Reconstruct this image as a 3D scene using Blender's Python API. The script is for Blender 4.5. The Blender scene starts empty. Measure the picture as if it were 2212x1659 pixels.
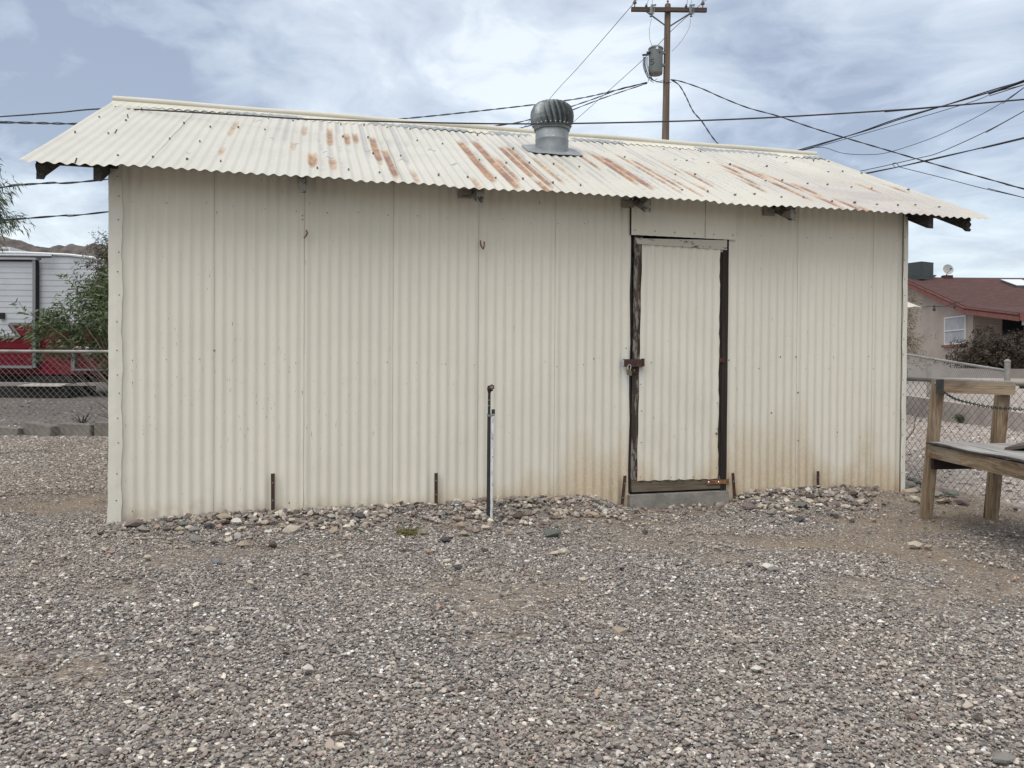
import bpy, bmesh, math, random
import numpy as np
from mathutils import Vector, Matrix
R = random.Random(7)
NR = np.random.RandomState(11)
sc = bpy.context.scene
C = sc.collection

# ------------------------------------------------------------------ camera
PW, PH = 2212.0, 1659.0                 # size of the photograph as measured
F, PIT, ROL, CH = 1767.27, 0.0131, 0.0070, 1.0325
cp, sp = math.cos(PIT), math.sin(PIT)
fwd = Vector((0, cp, -sp)); up0 = Vector((0, sp, cp)); rt0 = Vector((1, 0, 0))
cr, sr = math.cos(ROL), math.sin(ROL)
camR = rt0*cr + up0*sr
camU = up0*cr - rt0*sr
cam = bpy.data.cameras.new('camera'); camo = bpy.data.objects.new('camera', cam); C.objects.link(camo)
cam.sensor_width = 36; cam.lens = 36*F/PW; cam.clip_start = 0.05; cam.clip_end = 6000
M = Matrix((camR, camU, -fwd)).transposed().to_4x4(); M.translation = (0, 0, CH)
camo.matrix_world = M
sc.camera = camo

# ------------------------------------------------------------------ world: bright overcast over the procedural sky
SUN_EL, SUN_AZ = math.radians(57), math.radians(212)     # behind and left of the camera
def ray(px, py):
    d = fwd + camR*((px-PW/2)/F) - camU*((py-PH/2)/F)
    return d
def at(px, py, Y):                       # the point at depth Y seen at a place of the photo
    d = ray(px, py); k = Y/d.y
    return Vector((d.x*k, Y, CH + d.z*k))
world = bpy.data.worlds.new('World'); sc.world = world; world.use_nodes = True
NT = world.node_tree; NT.nodes.clear()
class G:
    """small helper that builds node graphs"""
    def __init__(s, nt): s.nt = nt
    def n(s, typ, ins=None, **props):
        nd = s.nt.nodes.new(typ)
        for k, v in props.items(): setattr(nd, k, v)
        for k, v in (ins or {}).items():
            sock = nd.inputs[k]
            if isinstance(v, bpy.types.NodeSocket): s.nt.links.new(v, sock)
            elif isinstance(v, bpy.types.Node): s.nt.links.new(v.outputs[0], sock)
            else: sock.default_value = v
        return nd
    def m(s, op, a, b=0.0, c=0.0, clamp=False):
        nd = s.n('ShaderNodeMath', {0: a, 1: b, 2: c}, operation=op); nd.use_clamp = clamp; return nd.outputs[0]
    def vm(s, op, a, b=(0, 0, 0)):
        nd = s.n('ShaderNodeVectorMath', {0: a, 1: b}, operation=op)
        return nd.outputs['Value'] if op in ('DOT_PRODUCT', 'LENGTH') else nd.outputs[0]
    def ss(s, v, lo, hi, a=0.0, b=1.0):
        nd = s.n('ShaderNodeMapRange', {0: v, 1: lo, 2: hi, 3: a, 4: b}, interpolation_type='SMOOTHSTEP'); return nd.outputs[0]
    def mix(s, f, a, b, blend='MIX'):
        nd = s.nt.nodes.new('ShaderNodeMix'); nd.data_type = 'RGBA'; nd.blend_type = blend
        for i, v in ((0, f), (6, a), (7, b)):
            if isinstance(v, bpy.types.NodeSocket): s.nt.links.new(v, nd.inputs[i])
            elif isinstance(v, (int, float)): nd.inputs[i].default_value = v
            else: nd.inputs[i].default_value = (*v, 1) if len(v) == 3 else v
        return nd.outputs[2]
    def noise(s, vec, scale, detail=4.0, rough=0.55, dist=0.0):
        return s.n('ShaderNodeTexNoise', {'Vector': vec, 'Scale': scale, 'Detail': detail, 'Roughness': rough, 'Distortion': dist}).outputs[0]
    def sep(s, vec):
        return s.n('ShaderNodeSeparateXYZ', {0: vec}).outputs
    def comb(s, x=0.0, y=0.0, z=0.0):
        return s.n('ShaderNodeCombineXYZ', {0: x, 1: y, 2: z}).outputs[0]
    def scale(s, vec, v):
        return s.n('ShaderNodeMapping', {'Vector': vec, 'Scale': v}).outputs[0]
    def ramp(s, f, stops, interp='LINEAR'):
        nd = s.n('ShaderNodeValToRGB', {0: f}); e = nd.color_ramp; e.interpolation = interp
        while len(e.elements) > 1: e.elements.remove(e.elements[-1])
        e.elements[0].position = stops[0][0]; e.elements[0].color = (*stops[0][1], 1)
        for p, c in stops[1:]:
            q = e.elements.new(p); q.color = (*c, 1)
        return nd.outputs[0]
g = G(NT)
sky = g.n('ShaderNodeTexSky', sky_type='NISHITA'); sky.sun_disc = False
sky.sun_elevation = SUN_EL; sky.sun_rotation = SUN_AZ; sky.air_density = 1.2; sky.dust_density = 1.5
tc = g.n('ShaderNodeTexCoord').outputs['Generated']
dx, dy, dz = g.sep(tc)
den = g.m('ADD', g.m('MAXIMUM', dz, 0.0), 0.24)
flat = g.comb(g.m('DIVIDE', dx, den), g.m('DIVIDE', dy, den), 0.0)
warp = g.noise(flat, 1.1, 3, 0.5)
flat2 = g.vm('ADD', flat, g.comb(warp, g.m('MULTIPLY', warp, -0.6), 0.0))
big = g.noise(flat2, 1.7, 6, 0.55, 0.0)
fine = g.noise(g.scale(flat2, (1.0, 1.15, 1.0)), 4.6, 9, 0.58, 0.1)
cl = g.m('ADD', g.m('MULTIPLY', big, 0.42), g.m('MULTIPLY', fine, 0.58))
cl = g.n('ShaderNodeMapRange', {0: cl, 1: 0.30, 2: 0.70, 3: -.12, 4: 1.16}).outputs[0]
def blob(px, py, rad, amt):
    d = ray(px, py).normalized()
    dd = g.vm('DOT_PRODUCT', tc, tuple(d))
    return g.ss(dd, math.cos(math.radians(rad)), 1.0, 0.0, amt)
acc = cl
for (px, py, rad, amt) in [(720, 110, 21, .26), (1250, 120, 15, .16), (40, 250, 19, -.36), (330, 60, 13, -.20),
                           (560, 210, 9, -.15), (120, 390, 10, -.30), (90, 505, 6, .85), (1740, 130, 11, -.25), (1640, 230, 10, -.22),
                           (2100, 350, 12, -.30), (1900, 60, 9, .25), (1450, 250, 8, .15), (2060, 500, 6, .35), (1330, 40, 7, .15)]:
    acc = g.m('ADD', acc, blob(px, py, rad, amt))
col = g.ramp(acc, [(0.0, (.265, .295, .365)), (0.22, (.365, .40, .47)), (0.48, (.47, .51, .565)), (0.76, (.575, .615, .655)), (1.0, (.72, .755, .78))])
# blue gaps low over the right horizon
gap = g.m('MULTIPLY', g.ss(g.noise(g.comb(g.m('MULTIPLY', dx, 6.0), dy, g.m('MULTIPLY', dz, 26.0)), 1.6, 6, .6), .50, .60),
          g.m('MULTIPLY', g.ss(dz, .02, .14, 1.0, 0.0), g.ss(dx, .30, .45)))
skyc = g.n('ShaderNodeVectorMath', {0: sky, 'Scale': 0.10}, operation='SCALE').outputs[0]
blue = g.mix(0.55, skyc, (.30, .52, .86))
col = g.mix(g.m('MULTIPLY', gap, 0.75), col, blue)
# sky out of view, overhead and behind the viewer, brightened to light the wall
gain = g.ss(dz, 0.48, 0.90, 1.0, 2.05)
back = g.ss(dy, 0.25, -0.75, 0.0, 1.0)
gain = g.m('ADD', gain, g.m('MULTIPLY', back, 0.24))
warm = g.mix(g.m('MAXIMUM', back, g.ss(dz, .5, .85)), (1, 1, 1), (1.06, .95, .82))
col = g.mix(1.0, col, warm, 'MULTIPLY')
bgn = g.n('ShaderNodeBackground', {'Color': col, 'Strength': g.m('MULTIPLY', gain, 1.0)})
thin = g.n('ShaderNodeBackground', {'Color': sky, 'Strength': 0.05})
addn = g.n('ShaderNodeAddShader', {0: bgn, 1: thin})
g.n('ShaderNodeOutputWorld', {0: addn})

sun = bpy.data.lights.new('sun', 'SUN'); sun.energy = 1.5; sun.angle = math.radians(42); sun.color = (1, .96, .90)
suno = bpy.data.objects.new('sun', sun); C.objects.link(suno)
sd = Vector((math.sin(SUN_AZ)*math.cos(SUN_EL), math.cos(SUN_AZ)*math.cos(SUN_EL), math.sin(SUN_EL)))
suno.rotation_euler = sd.to_track_quat('Z', 'Y').to_euler()
sc.view_settings.view_transform = 'Standard'; sc.view_settings.look = 'None'
sc.view_settings.exposure = 0.10; sc.view_settings.gamma = 1.0
sc.render.engine = 'CYCLES'
sc.cycles.max_bounces = 5; sc.cycles.diffuse_bounces = 3

# ------------------------------------------------------------------ the shed's frame (solved from the photograph)
X0, Y0, TH, L = -2.6795, 5.4495, 0.2367, 6.1587
HE, OV, BR, HR = 2.3264, 0.32, 2.1116, 3.4559            # eave height, overhang, depth to ridge, ridge height
TL, TR = -0.4454, 6.7018
D0, D1, DZ0, DZ1 = 3.7013, 4.5135, 0.1118, 2.1065
DEP = 2*BR
KS = (HR-HE)/(BR+OV)
ux, uy = math.cos(TH), math.sin(TH)
def S2W(t, y, z): return Vector((X0 + t*ux - y*uy, Y0 + t*uy + y*ux, z))       # shed frame -> world (y into the shed)
def W2S(p):
    dxx, dyy = p[0]-X0, p[1]-Y0
    return (dxx*ux + dyy*uy, -dxx*uy + dyy*ux, p[2])
def hit(px, py, n, d0):                                  # ray against a plane given in the shed frame: n.p = d0
    o = Vector(W2S((0, 0, CH))); d = ray(px, py); e = Vector(W2S((d.x, d.y, 0))) - Vector(W2S((0, 0, 0))); e.z = d.z
    k = (d0 - Vector(n).dot(o))/Vector(n).dot(e)
    return o + e*k
def wallhit(px, py, y=0.0): return hit(px, py, (0, 1, 0), y)
def roofhit(px, py): return hit(px, py, (0, -KS, 1), HE + OV*KS)

# ------------------------------------------------------------------ mesh helpers
class MB:
    def __init__(s): s.v = []; s.f = []; s.mi = []; s.cur = 0
    def add(s, vs, fs):
        b = len(s.v); s.v += [tuple(p) for p in vs]; s.f += [tuple(i+b for i in f) for f in fs]; s.mi += [s.cur]*len(fs)
        return s
    def box(s, x0, x1, y0, y1, z0, z1):
        return s.add([(x0,y0,z0),(x1,y0,z0),(x1,y1,z0),(x0,y1,z0),(x0,y0,z1),(x1,y0,z1),(x1,y1,z1),(x0,y1,z1)],
                     [(0,3,2,1),(4,5,6,7),(0,1,5,4),(1,2,6,5),(2,3,7,6),(3,0,4,7)])
    def beam(s, a, b, w, h, upv=(0, 0, 1)):
        a = Vector(a); b = Vector(b); d = (b-a).normalized(); u = Vector(upv)
        r = d.cross(u).normalized(); u = r.cross(d).normalized()
        vs = [p + r*(i*w/2) + u*(j*h/2) for p in (a, b) for (i, j) in ((-1,-1),(1,-1),(1,1),(-1,1))]
        return s.add(vs, [(0,1,2,3),(7,6,5,4),(0,4,5,1),(1,5,6,2),(2,6,7,3),(3,7,4,0)])
    def tube(s, pts, r, n=8, cap=True):
        pts = [Vector(p) for p in pts]; m = len(pts)
        rr = r if isinstance(r, (list, tuple)) else [r]*m
        vs = []; fs = []; pu = None
        for i, p in enumerate(pts):
            d = (pts[min(i+1, m-1)] - pts[max(i-1, 0)])
            d = d.normalized() if d.length > 1e-9 else Vector((0, 0, 1))
            if pu is None: pu = d.orthogonal().normalized()
            pu = (pu - d*pu.dot(d)); pu = pu.normalized() if pu.length > 1e-6 else d.orthogonal().normalized()
            q = d.cross(pu)
            for k in range(n):
                a = 2*math.pi*k/n; vs.append(p + (pu*math.cos(a) + q*math.sin(a))*rr[i])
        for i in range(m-1):
            for k in range(n):
                k2 = (k+1) % n; fs.append((i*n+k, i*n+k2, (i+1)*n+k2, (i+1)*n+k))
        if cap: fs.append(tuple(range(n-1, -1, -1))); fs.append(tuple((m-1)*n+k for k in range(n)))
        return s.add(vs, fs)
    def lathe(s, prof, c=(0, 0, 0), n=24):
        vs = []; fs = []; m = len(prof)
        for (r, z) in prof:
            for k in range(n):
                a = 2*math.pi*k/n; vs.append((c[0]+r*math.cos(a), c[1]+r*math.sin(a), c[2]+z))
        for i in range(m-1):
            for k in range(n):
                k2 = (k+1) % n; fs.append((i*n+k, i*n+k2, (i+1)*n+k2, (i+1)*n+k))
        if prof[0][0] > 0: fs.append(tuple(range(n-1, -1, -1)))
        if prof[-1][0] > 0: fs.append(tuple((m-1)*n+k for k in range(n)))
        return s.add(vs, fs)
    def prism(s, poly, y0, y1):          # polygon in x,z pulled along y
        n = len(poly)
        vs = [(x, y0, z) for x, z in poly] + [(x, y1, z) for x, z in poly]
        return s.add(vs, [tuple(range(n)), tuple(range(2*n-1, n-1, -1))] + [(i, i+n, (i+1) % n+n, (i+1) % n) for i in range(n)])
    def sheet(s, fn, nu, nv):            # grid of fn(i,j)
        vs = [fn(i, j) for j in range(nv) for i in range(nu)]
        return s.add(vs, [(j*nu+i, j*nu+i+1, (j+1)*nu+i+1, (j+1)*nu+i) for j in range(nv-1) for i in range(nu-1)])
    def xf(s, M_, start=0):
        s.v[start:] = [tuple(M_ @ Vector(p)) for p in s.v[start:]]; return s
def setp(o, label=None, cat=None, group=None, kind=None):
    for k, v in (('label', label), ('category', cat), ('group', group), ('kind', kind)):
        if v: o[k] = v
    return o
def build(name, mb, mats, parent=None, smooth=False, sub=None):
    """links ONE mesh object; the mesh is written in its root's frame"""
    me = bpy.data.meshes.new(name); me.from_pydata(mb.v, [], mb.f)
    mats = mats if isinstance(mats, (list, tuple)) else [mats]
    for m_ in mats: me.materials.append(m_)
    if len(mats) > 1: me.polygons.foreach_set('material_index', mb.mi)
    if smooth:
        me.polygons.foreach_set('use_smooth', [True]*len(mb.f))
        try: me.set_sharp_from_angle(angle=math.radians(38))
        except Exception: pass
    me.update()
    o = bpy.data.objects.new(name, me); C.objects.link(o)
    if parent: o.parent = parent
    return o
def empty(name, loc, rz, label, cat, group=None):
    o = bpy.data.objects.new(name, None); C.objects.link(o); o.location = loc; o.rotation_euler = (0, 0, rz)
    o.empty_display_size = 0.1
    return setp(o, label, cat, group)
def loc(mb, base):                       # world-written mesh -> root frame
    b = Vector(base); mb.v = [tuple(Vector(p)-b) for p in mb.v]; return mb
def npmesh(name, v, f, mat_, smooth=False):
    me = bpy.data.meshes.new(name); v = np.asarray(v, np.float32); f = np.asarray(f, np.int32)
    me.vertices.add(len(v)); me.vertices.foreach_set('co', v.ravel())
    k = f.shape[1]
    me.loops.add(f.size); me.loops.foreach_set('vertex_index', f.ravel())
    me.polygons.add(len(f)); me.polygons.foreach_set('loop_start', np.arange(0, f.size, k, dtype=np.int32))
    me.update(calc_edges=True)
    me.polygons.foreach_set('use_smooth', [smooth]*len(f))
    me.materials.append(mat_)
    return me
def vnoise(x, y, seed=0):
    xi = np.floor(x).astype(int); yi = np.floor(y).astype(int); fx = x-xi; fy = y-yi
    fx = fx*fx*(3-2*fx); fy = fy*fy*(3-2*fy)
    def h(a, b):
        q = np.sin(a*127.1 + b*311.7 + seed*74.7)*43758.5453; return q-np.floor(q)
    return (h(xi, yi)*(1-fx)+h(xi+1, yi)*fx)*(1-fy) + (h(xi, yi+1)*(1-fx)+h(xi+1, yi+1)*fx)*fy
def fbm(x, y, seed=0, o=4):
    s = 0; a = .5
    for i in range(o): s = s + a*vnoise(x*2**i+7.3*i, y*2**i-3.1*i, seed+i); a *= .5
    return s/(1-.5**o)
def sstep(v, a, b):
    t = np.clip((v-a)/(b-a), 0, 1); return t*t*(3-2*t)

# ------------------------------------------------------------------ terrain height
def gz(x, y):
    x = np.asarray(x, float); y = np.asarray(y, float)
    left = .035*np.clip(y-5.5, 0, 21)
    right = np.where(y < 13.3, .035*np.clip(y-5.5, 0, 100), .273 + (1.0-.273)*sstep(y, 13.3, 23.0))
    w = sstep(x, 1.5, 5.5)
    z = left*(1-w) + right*w
    t = (x-X0)*ux + (y-Y0)*uy; o = -(-(x-X0)*uy + (y-Y0)*ux)          # o: distance in front of the wall
    along = sstep(t, .0, .5)*(1-sstep(t, 5.75, 6.1))*(1 - 1.0*sstep(t, 3.35, 3.6)*(1-sstep(t, 4.5, 4.75)))
    berm = .058*np.exp(-(np.clip(o, 0, 9)/.26)**2)*along*(o > -.4)*(.7+.6*vnoise(t*2.2, o*3, 5))
    inside = ((t > .05) & (t < L-.05) & (o < -.06) & (o > -DEP+.1))
    z = z - .038*sstep(t, 3.5, 3.75)*(1-sstep(t, 4.4, 4.65))*np.exp(-(np.clip(o, 0, 9)/.32)**2)*(o > -.5)
    z = z + berm + (fbm(x*.7, y*.7, 3)-.5)*.03*sstep(np.hypot(x, y), 1.0, 3.0)*(1-.7*np.exp(-(o/.3)**2))
    z = np.where(inside, z-.12, z)
    return z
def G1(x, y): return float(gz(np.array([x]), np.array([y]))[0])
def dirtmask(x, y):
    """1 where the soil shows through the gravel"""
    t = (x-X0)*ux + (y-Y0)*uy; o = -(-(x-X0)*uy + (y-Y0)*ux)
    m = sstep(fbm(x*1.15+3, y*1.8, 21), .54, .76)*.5
    m = np.maximum(m, .72*sstep(fbm(x*1.7, y*2.6, 33), .34, .56)*sstep(x+.55*(y-4), .0, 2.2)*sstep(y, 2.4, 4.4))
    m = np.maximum(m, .95*sstep(fbm(x*.9, y*1.5, 9), .38, .55)*np.exp(-((t-5.2)/1.3)**2)*np.exp(-((o-.45)/.42)**2))
    m = np.maximum(m, .75*sstep(fbm(x*.9, y*1.6, 4), .44, .60)*np.exp(-((t-4.9)/1.6)**2)*np.exp(-((o-1.1)/.8)**2))
    m = np.maximum(m, .95*np.exp(-((x+3.45)/.75)**2)*np.exp(-((y-6.15)/.60)**2)*sstep(fbm(x*2, y*2, 6), .2, .5))
    m = np.maximum(m, .9*np.exp(-((x-3.3)/.75)**2)*np.exp(-((y-5.9)/.45)**2))
    for (cx, cy, r1, r2) in ((.98, 3.35, .26, .12), (.30, 2.35, .24, .13), (.62, 3.72, .35, .10), (.2, 4.35, .3, .1), (1.75, 2.9, .2, .1), (-1.3, 4.6, .35, .12), (1.2, 2.05, .3, .1)):
        m = np.maximum(m, .52*np.exp(-((x-cx)/r1)**2-((y-cy)/r2)**2)*(.4+.6*sstep(fbm(x*5, y*8, 12), .35, .6)))
    return np.clip(m, 0, 1)

# ------------------------------------------------------------------ materials
def mat(name, fn=None, col=(.5, .5, .5), rough=.6, metal=0.0, spec=0.5):
    m_ = bpy.data.materials.new(name); m_.use_nodes = True; nt = m_.node_tree; nt.nodes.clear()
    g = G(nt)
    b = g.n('ShaderNodeBsdfPrincipled', {'Base Color': (*col, 1), 'Roughness': rough, 'Metallic': metal, 'Specular IOR Level': spec})
    g.n('ShaderNodeOutputMaterial', {0: b})
    g.co = g.n('ShaderNodeTexCoord').outputs['Object']
    if fn: fn(g, b)
    return m_
def L_(g, sock, b, name):
    g.nt.links.new(sock, b.inputs[name])
def bump(g, b, h, strength=.3, dist=.01):
    nd = g.n('ShaderNodeBump', {'Height': h, 'Strength': strength, 'Distance': dist}); L_(g, nd.outputs[0], b, 'Normal')
def mottled(name, c1, c2, sc_=8, rough=.6, metal=0, bmp=.0, det=5, spec=.5, rr=.15):
    def fn(g, b):
        n = g.noise(g.co, sc_, det, .6); c = g.mix(g.ss(n, .3, .7), c1, c2); L_(g, c, b, 'Base Color')
        L_(g, g.ss(g.noise(g.co, sc_*2.3, 3), .3, .7, rough-rr, rough+rr), b, 'Roughness')
        if bmp: bump(g, b, g.noise(g.co, sc_*6, 4), bmp, .01)
    return mat(name, fn, rough=rough, metal=metal, spec=spec)

CREAM = (.60, .565, .46)
def wall_fn(g, b):
    x, y, z = g.sep(g.co)
    c = g.mix(g.ss(g.noise(g.scale(g.co, (1.2, 1, .5)), 1.3, 4), .3, .7), (.655, .630, .548), (.69, .665, .578))
    sheet = g.n('ShaderNodeTexWhiteNoise', {1: g.m('FLOOR', g.m('DIVIDE', g.m('ADD', x, -.03), .612))}, noise_dimensions='1D').outputs[0]
    c = g.mix(g.m('MULTIPLY', sheet, .10), c, (.56, .55, .49))
    # soil splash and old rust water at the foot, strongest round the door
    wav = g.noise(g.scale(g.co, (1.6, 1, .5)), 1.6, 5, .6)
    h = g.m('ADD', .16, g.m('MULTIPLY', g.ss(x, 1.8, 4.0), g.m('MULTIPLY', g.ss(wav, .25, .75), .75)))
    st = g.ss(g.m('DIVIDE', z, h), .15, 1.15, 1.0, 0.0)
    amt = g.m('MULTIPLY', st, g.ss(x, .2, 3.4, .25, .78))
    spk = g.noise(g.scale(g.co, (1, 1, .7)), 55, 5, .75)
    amt = g.m('MULTIPLY', amt, g.ss(spk, .30, .62, .55, 1.1))
    c = g.mix(g.m('MULTIPLY', amt, 1.0, clamp=True), c, (.50, .385, .24))
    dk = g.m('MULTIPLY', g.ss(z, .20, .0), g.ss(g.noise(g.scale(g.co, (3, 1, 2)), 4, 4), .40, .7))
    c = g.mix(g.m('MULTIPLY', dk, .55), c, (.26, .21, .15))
    # faint vertical streaks
    stv = g.noise(g.scale(g.co, (26, 1, .9)), 1.0, 5, .65)
    c = g.mix(g.ss(stv, .55, .85, 0, .22), c, (.38, .36, .31))
    # grey rubs, patchy
    rub = g.m('MULTIPLY', g.ss(g.noise(g.scale(g.co, (34, 1, 9)), 1.0, 6, .75), .60, .70), g.ss(g.noise(g.scale(g.co, (.9, 1, 1.1)), 2.0, 3), .50, .70))
    rub = g.m('MULTIPLY', rub, g.ss(x, 2.0, 5.0, .35, 1.0))
    c = g.mix(g.m('MULTIPLY', rub, .8), c, (.30, .30, .28))
    # chips to dark metal
    ch = g.m('MULTIPLY', g.ss(g.noise(g.scale(g.co, (60, 1, 12)), 1.0, 5, .7), .655, .675), g.ss(g.noise(g.scale(g.co, (1.5, 1, 1.3)), 2.4, 3), .46, .56))
    c = g.mix(ch, c, (.10, .095, .09))
    fl = g.m('MULTIPLY', g.ss(g.noise(g.scale(g.co, (45, 1, 10)), 1.3, 4, .7), .64, .66), g.m('MULTIPLY', g.ss(z, .35, .6), g.ss(z, 1.5, .9)))
    c = g.mix(g.m('MULTIPLY', fl, g.ss(x, 3.0, .8, .15, .8)), c, (.15, .145, .14))
    # pale worn patch at the latch
    d = g.m('ADD', g.m('POWER', g.m('DIVIDE', g.m('ADD', x, -3.70), .12), 2.0), g.m('POWER', g.m('DIVIDE', g.m('ADD', z, -1.06), .19), 2.0))
    c = g.mix(g.m('MULTIPLY', g.ss(d, .2, 1.3, 1, 0), g.ss(g.noise(g.co, 14, 4), .3, .6, .2, .85)), c, (.56, .575, .57))
    L_(g, c, b, 'Base Color')
    L_(g, g.ss(g.noise(g.co, 5, 3), .3, .7, .38, .55), b, 'Roughness')
    h1 = g.noise(g.scale(g.co, (1.8, 1, 1.2)), 1.6, 3); h2 = g.noise(g.scale(g.co, (6, 1, 1.1)), 2.2, 2)
    bump(g, b, g.m('ADD', h1, g.m('MULTIPLY', h2, .3)), .45, .02)
m_wall = mat('cream_corrugated_paint', wall_fn, rough=.5, spec=.4)

def roof_fn(g, b):
    x, y, z = g.sep(g.co)
    c = g.mix(g.ss(g.noise(g.co, 1.4, 4), .3, .7), (.475, .463, .405), (.525, .512, .452))
    c = g.mix(g.ss(g.noise(g.scale(g.co, (3, 1, 1)), 3, 6, .7), .55, .8, 0, .25), c, (.50, .49, .44))
    rust = g.n('ShaderNodeAttribute', attribute_name='rust').outputs['Fac']
    grey = g.n('ShaderNodeAttribute', attribute_name='grey').outputs['Fac']
    peel = g.n('ShaderNodeAttribute', attribute_name='peel').outputs['Fac']
    mv = g.n('ShaderNodeAttribute', attribute_name='mauve').outputs['Fac']
    c = g.mix(g.m('MULTIPLY', mv, .85), c, (.36, .32, .325))
    comb = g.noise(g.scale(g.co, (13, 62, 1)), 1.0, 3, .6)
    comb2 = g.noise(g.scale(g.co, (30, 20, 1)), 1.0, 4, .7)
    gm = g.ss(g.m('ADD', g.m('MULTIPLY', grey, 1.0), g.m('MULTIPLY', g.m('SUBTRACT', comb, .5), 1.5)), .24, .50)
    c = g.mix(g.m('MULTIPLY', gm, .62), c, (.33, .32, .315))
    rm = g.ss(g.m('ADD', g.m('MULTIPLY', rust, 1.30), g.m('MULTIPLY', g.m('ADD', g.m('MULTIPLY', g.m('SUBTRACT', comb, .5), .8), g.m('MULTIPLY', g.m('SUBTRACT', comb2, .5), .7)), .9)), .30, .48)
    halo = g.m('MULTIPLY', g.ss(rust, .02, .5, 0, .38), g.ss(comb2, .35, .6))
    c = g.mix(halo, c, (.50, .36, .20))
    rm = g.m('MULTIPLY', rm, g.ss(g.m('ADD', comb, g.m('MULTIPLY', g.m('SUBTRACT', rust, .8), .5)), .34, .48, .45, 1.0))
    hue = g.noise(g.scale(g.co, (11, 6, 1)), 1.0, 4)
    rc = g.ramp(hue, [(.28, (.46, .33, .19)), (.42, (.34, .19, .11)), (.56, (.22, .125, .095)), (.72, (.16, .10, .085))])
    c = g.mix(g.m('MULTIPLY', rm, g.ss(rust, .15, .9, .35, .92)), c, rc)
    pm = g.ss(g.m('ADD', peel, g.m('MULTIPLY', g.m('SUBTRACT', g.noise(g.scale(g.co, (14, 20, 1)), 1.0, 3), .5), 1.6)), .45, .50)
    c = g.mix(pm, c, (.26, .285, .30))
    L_(g, c, b, 'Base Color')
    L_(g, g.m('ADD', .42, g.m('MULTIPLY', rm, .35)), b, 'Roughness')
m_roof = mat('rusting_cream_roof_paint', roof_fn, rough=.5, spec=.4)

def cap_fn(g, b):
    x, y, z = g.sep(g.co)
    c = g.mix(g.ss(g.noise(g.co, 2.0, 4), .3, .7), (.52, .505, .43), (.58, .565, .49))
    n = g.noise(g.scale(g.co, (7, 14, 14)), 1.0, 4, .6)
    reg = g.ss(g.noise(g.comb(g.m('MULTIPLY', x, 1.5), 3.3, 0), 1.0, 2), .38, .52)
    low = g.ss(z, HR-.005, HR-.055)
    pm = g.ss(g.m('ADD', n, g.m('MULTIPLY', g.m('MULTIPLY', reg, low), .42)), .72, .75)
    pm = g.m('MULTIPLY', pm, g.ss(x, .1, .8))
    c = g.mix(pm, c, (.25, .275, .29))
    L_(g, c, b, 'Base Color')
m_cap = mat('peeling_ridge_paint', cap_fn, rough=.5, spec=.4)
m_trim = mottled('flashing_paint', (.62, .605, .535), (.68, .665, .59), 3, .5, bmp=.25)
m_dark = mat('black_gap', col=(.012, .011, .010), rough=.9)
m_nail = mottled('dull_nail', (.10, .095, .09), (.22, .21, .20), 60, .6, .3)
m_rust = mottled('rusted_iron', (.085, .040, .030), (.040, .024, .021), 22, .8, .2, .3)
m_rusto = mottled('orange_rusted_iron', (.32, .16, .07), (.09, .045, .03), 40, .85, .1, .3)
m_galv = mottled('galvanised_steel', (.22, .245, .26), (.31, .335, .35), 9, .58, .45)
m_galvd = mottled('weathered_grey_steel', (.12, .135, .14), (.20, .22, .225), 7, .45, .75)
m_black = mottled('black_rubber', (.016, .016, .018), (.03, .03, .032), 20, .55)
m_cable = mat('black_cable', col=(.018, .018, .022), rough=.5)
m_wire = mat('grey_wire', col=(.20, .21, .23), rough=.5, metal=.4)
m_conc = mottled('grey_concrete', (.17, .16, .145), (.27, .255, .23), 7, .9, 0, .5, 7)
m_block = mottled('grey_brown_block', (.17, .155, .135), (.26, .24, .21), 9, .95, 0, .5, 7)
m_alu = mat('polished_aluminium', col=(.62, .64, .66), rough=.22, metal=1.0)

def wood_mat(name, c1, c2, c3, axis=2, sc_=1.0, paint=None, rough=.85, stain=None):
    def fn(g, b):
        s_ = [34*sc_]*3; s_[axis] = 1.6*sc_
        co = g.vm('ADD', g.co, g.comb(.37, .19, .53))
        n = g.noise(g.scale(co, tuple(s_)), 1.0, 5, .65, .6)
        s2 = [110*sc_]*3; s2[axis] = 3*sc_
        n2 = g.noise(g.scale(co, tuple(s2)), 1.0, 3, .6)
        c = g.ramp(n, [(.28, c1), (.5, c2), (.72, c3)])
        c = g.mix(g.ss(n2, .55, .75, 0, .6), c, tuple(v*.35 for v in c1))
        if stain:
            s4 = [7]*3; s4[axis] = 2.2
            c = g.mix(g.ss(g.noise(g.scale(co, tuple(s4)), 1.0, 4, .6), .46, .68, 0, .7), c, stain)
            c = g.mix(g.ss(g.noise(g.scale(g.vm('ADD', co, (3, 5, 1)), tuple(s4)), 1.0, 5, .65), .50, .68, 0, .75), c, (.24, .215, .185))
        if paint:
            s3 = [16]*3; s3[axis] = 4
            pm = g.ss(g.noise(g.scale(g.co, tuple(s3)), 1.0, 6, .75), paint[1]-.03, paint[1]+.03)
            c = g.mix(pm, c, paint[0])
        L_(g, c, b, 'Base Color'); bump(g, b, g.m('ADD', n, n2), .55, .004)
    return mat(name, fn, rough=rough, spec=.3)
W_old = [wood_mat('weathered_door_wood_'+'xyz'[a], (.055, .042, .030), (.13, .105, .078), (.20, .165, .125), a) for a in range(3)]
W_drk = [wood_mat('dark_stained_wood_'+'xyz'[a], (.012, .009, .008), (.028, .022, .019), (.055, .042, .034), a) for a in range(3)]
W_stile = wood_mat('peeling_stile_wood', (.03, .022, .018), (.055, .042, .034), (.11, .085, .07), 2, paint=((.22, .195, .175), .52))
W_top = wood_mat('peeling_rail_paint', (.05, .035, .028), (.10, .08, .06), (.14, .11, .08), 0, paint=((.50, .475, .42), .40))
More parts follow.
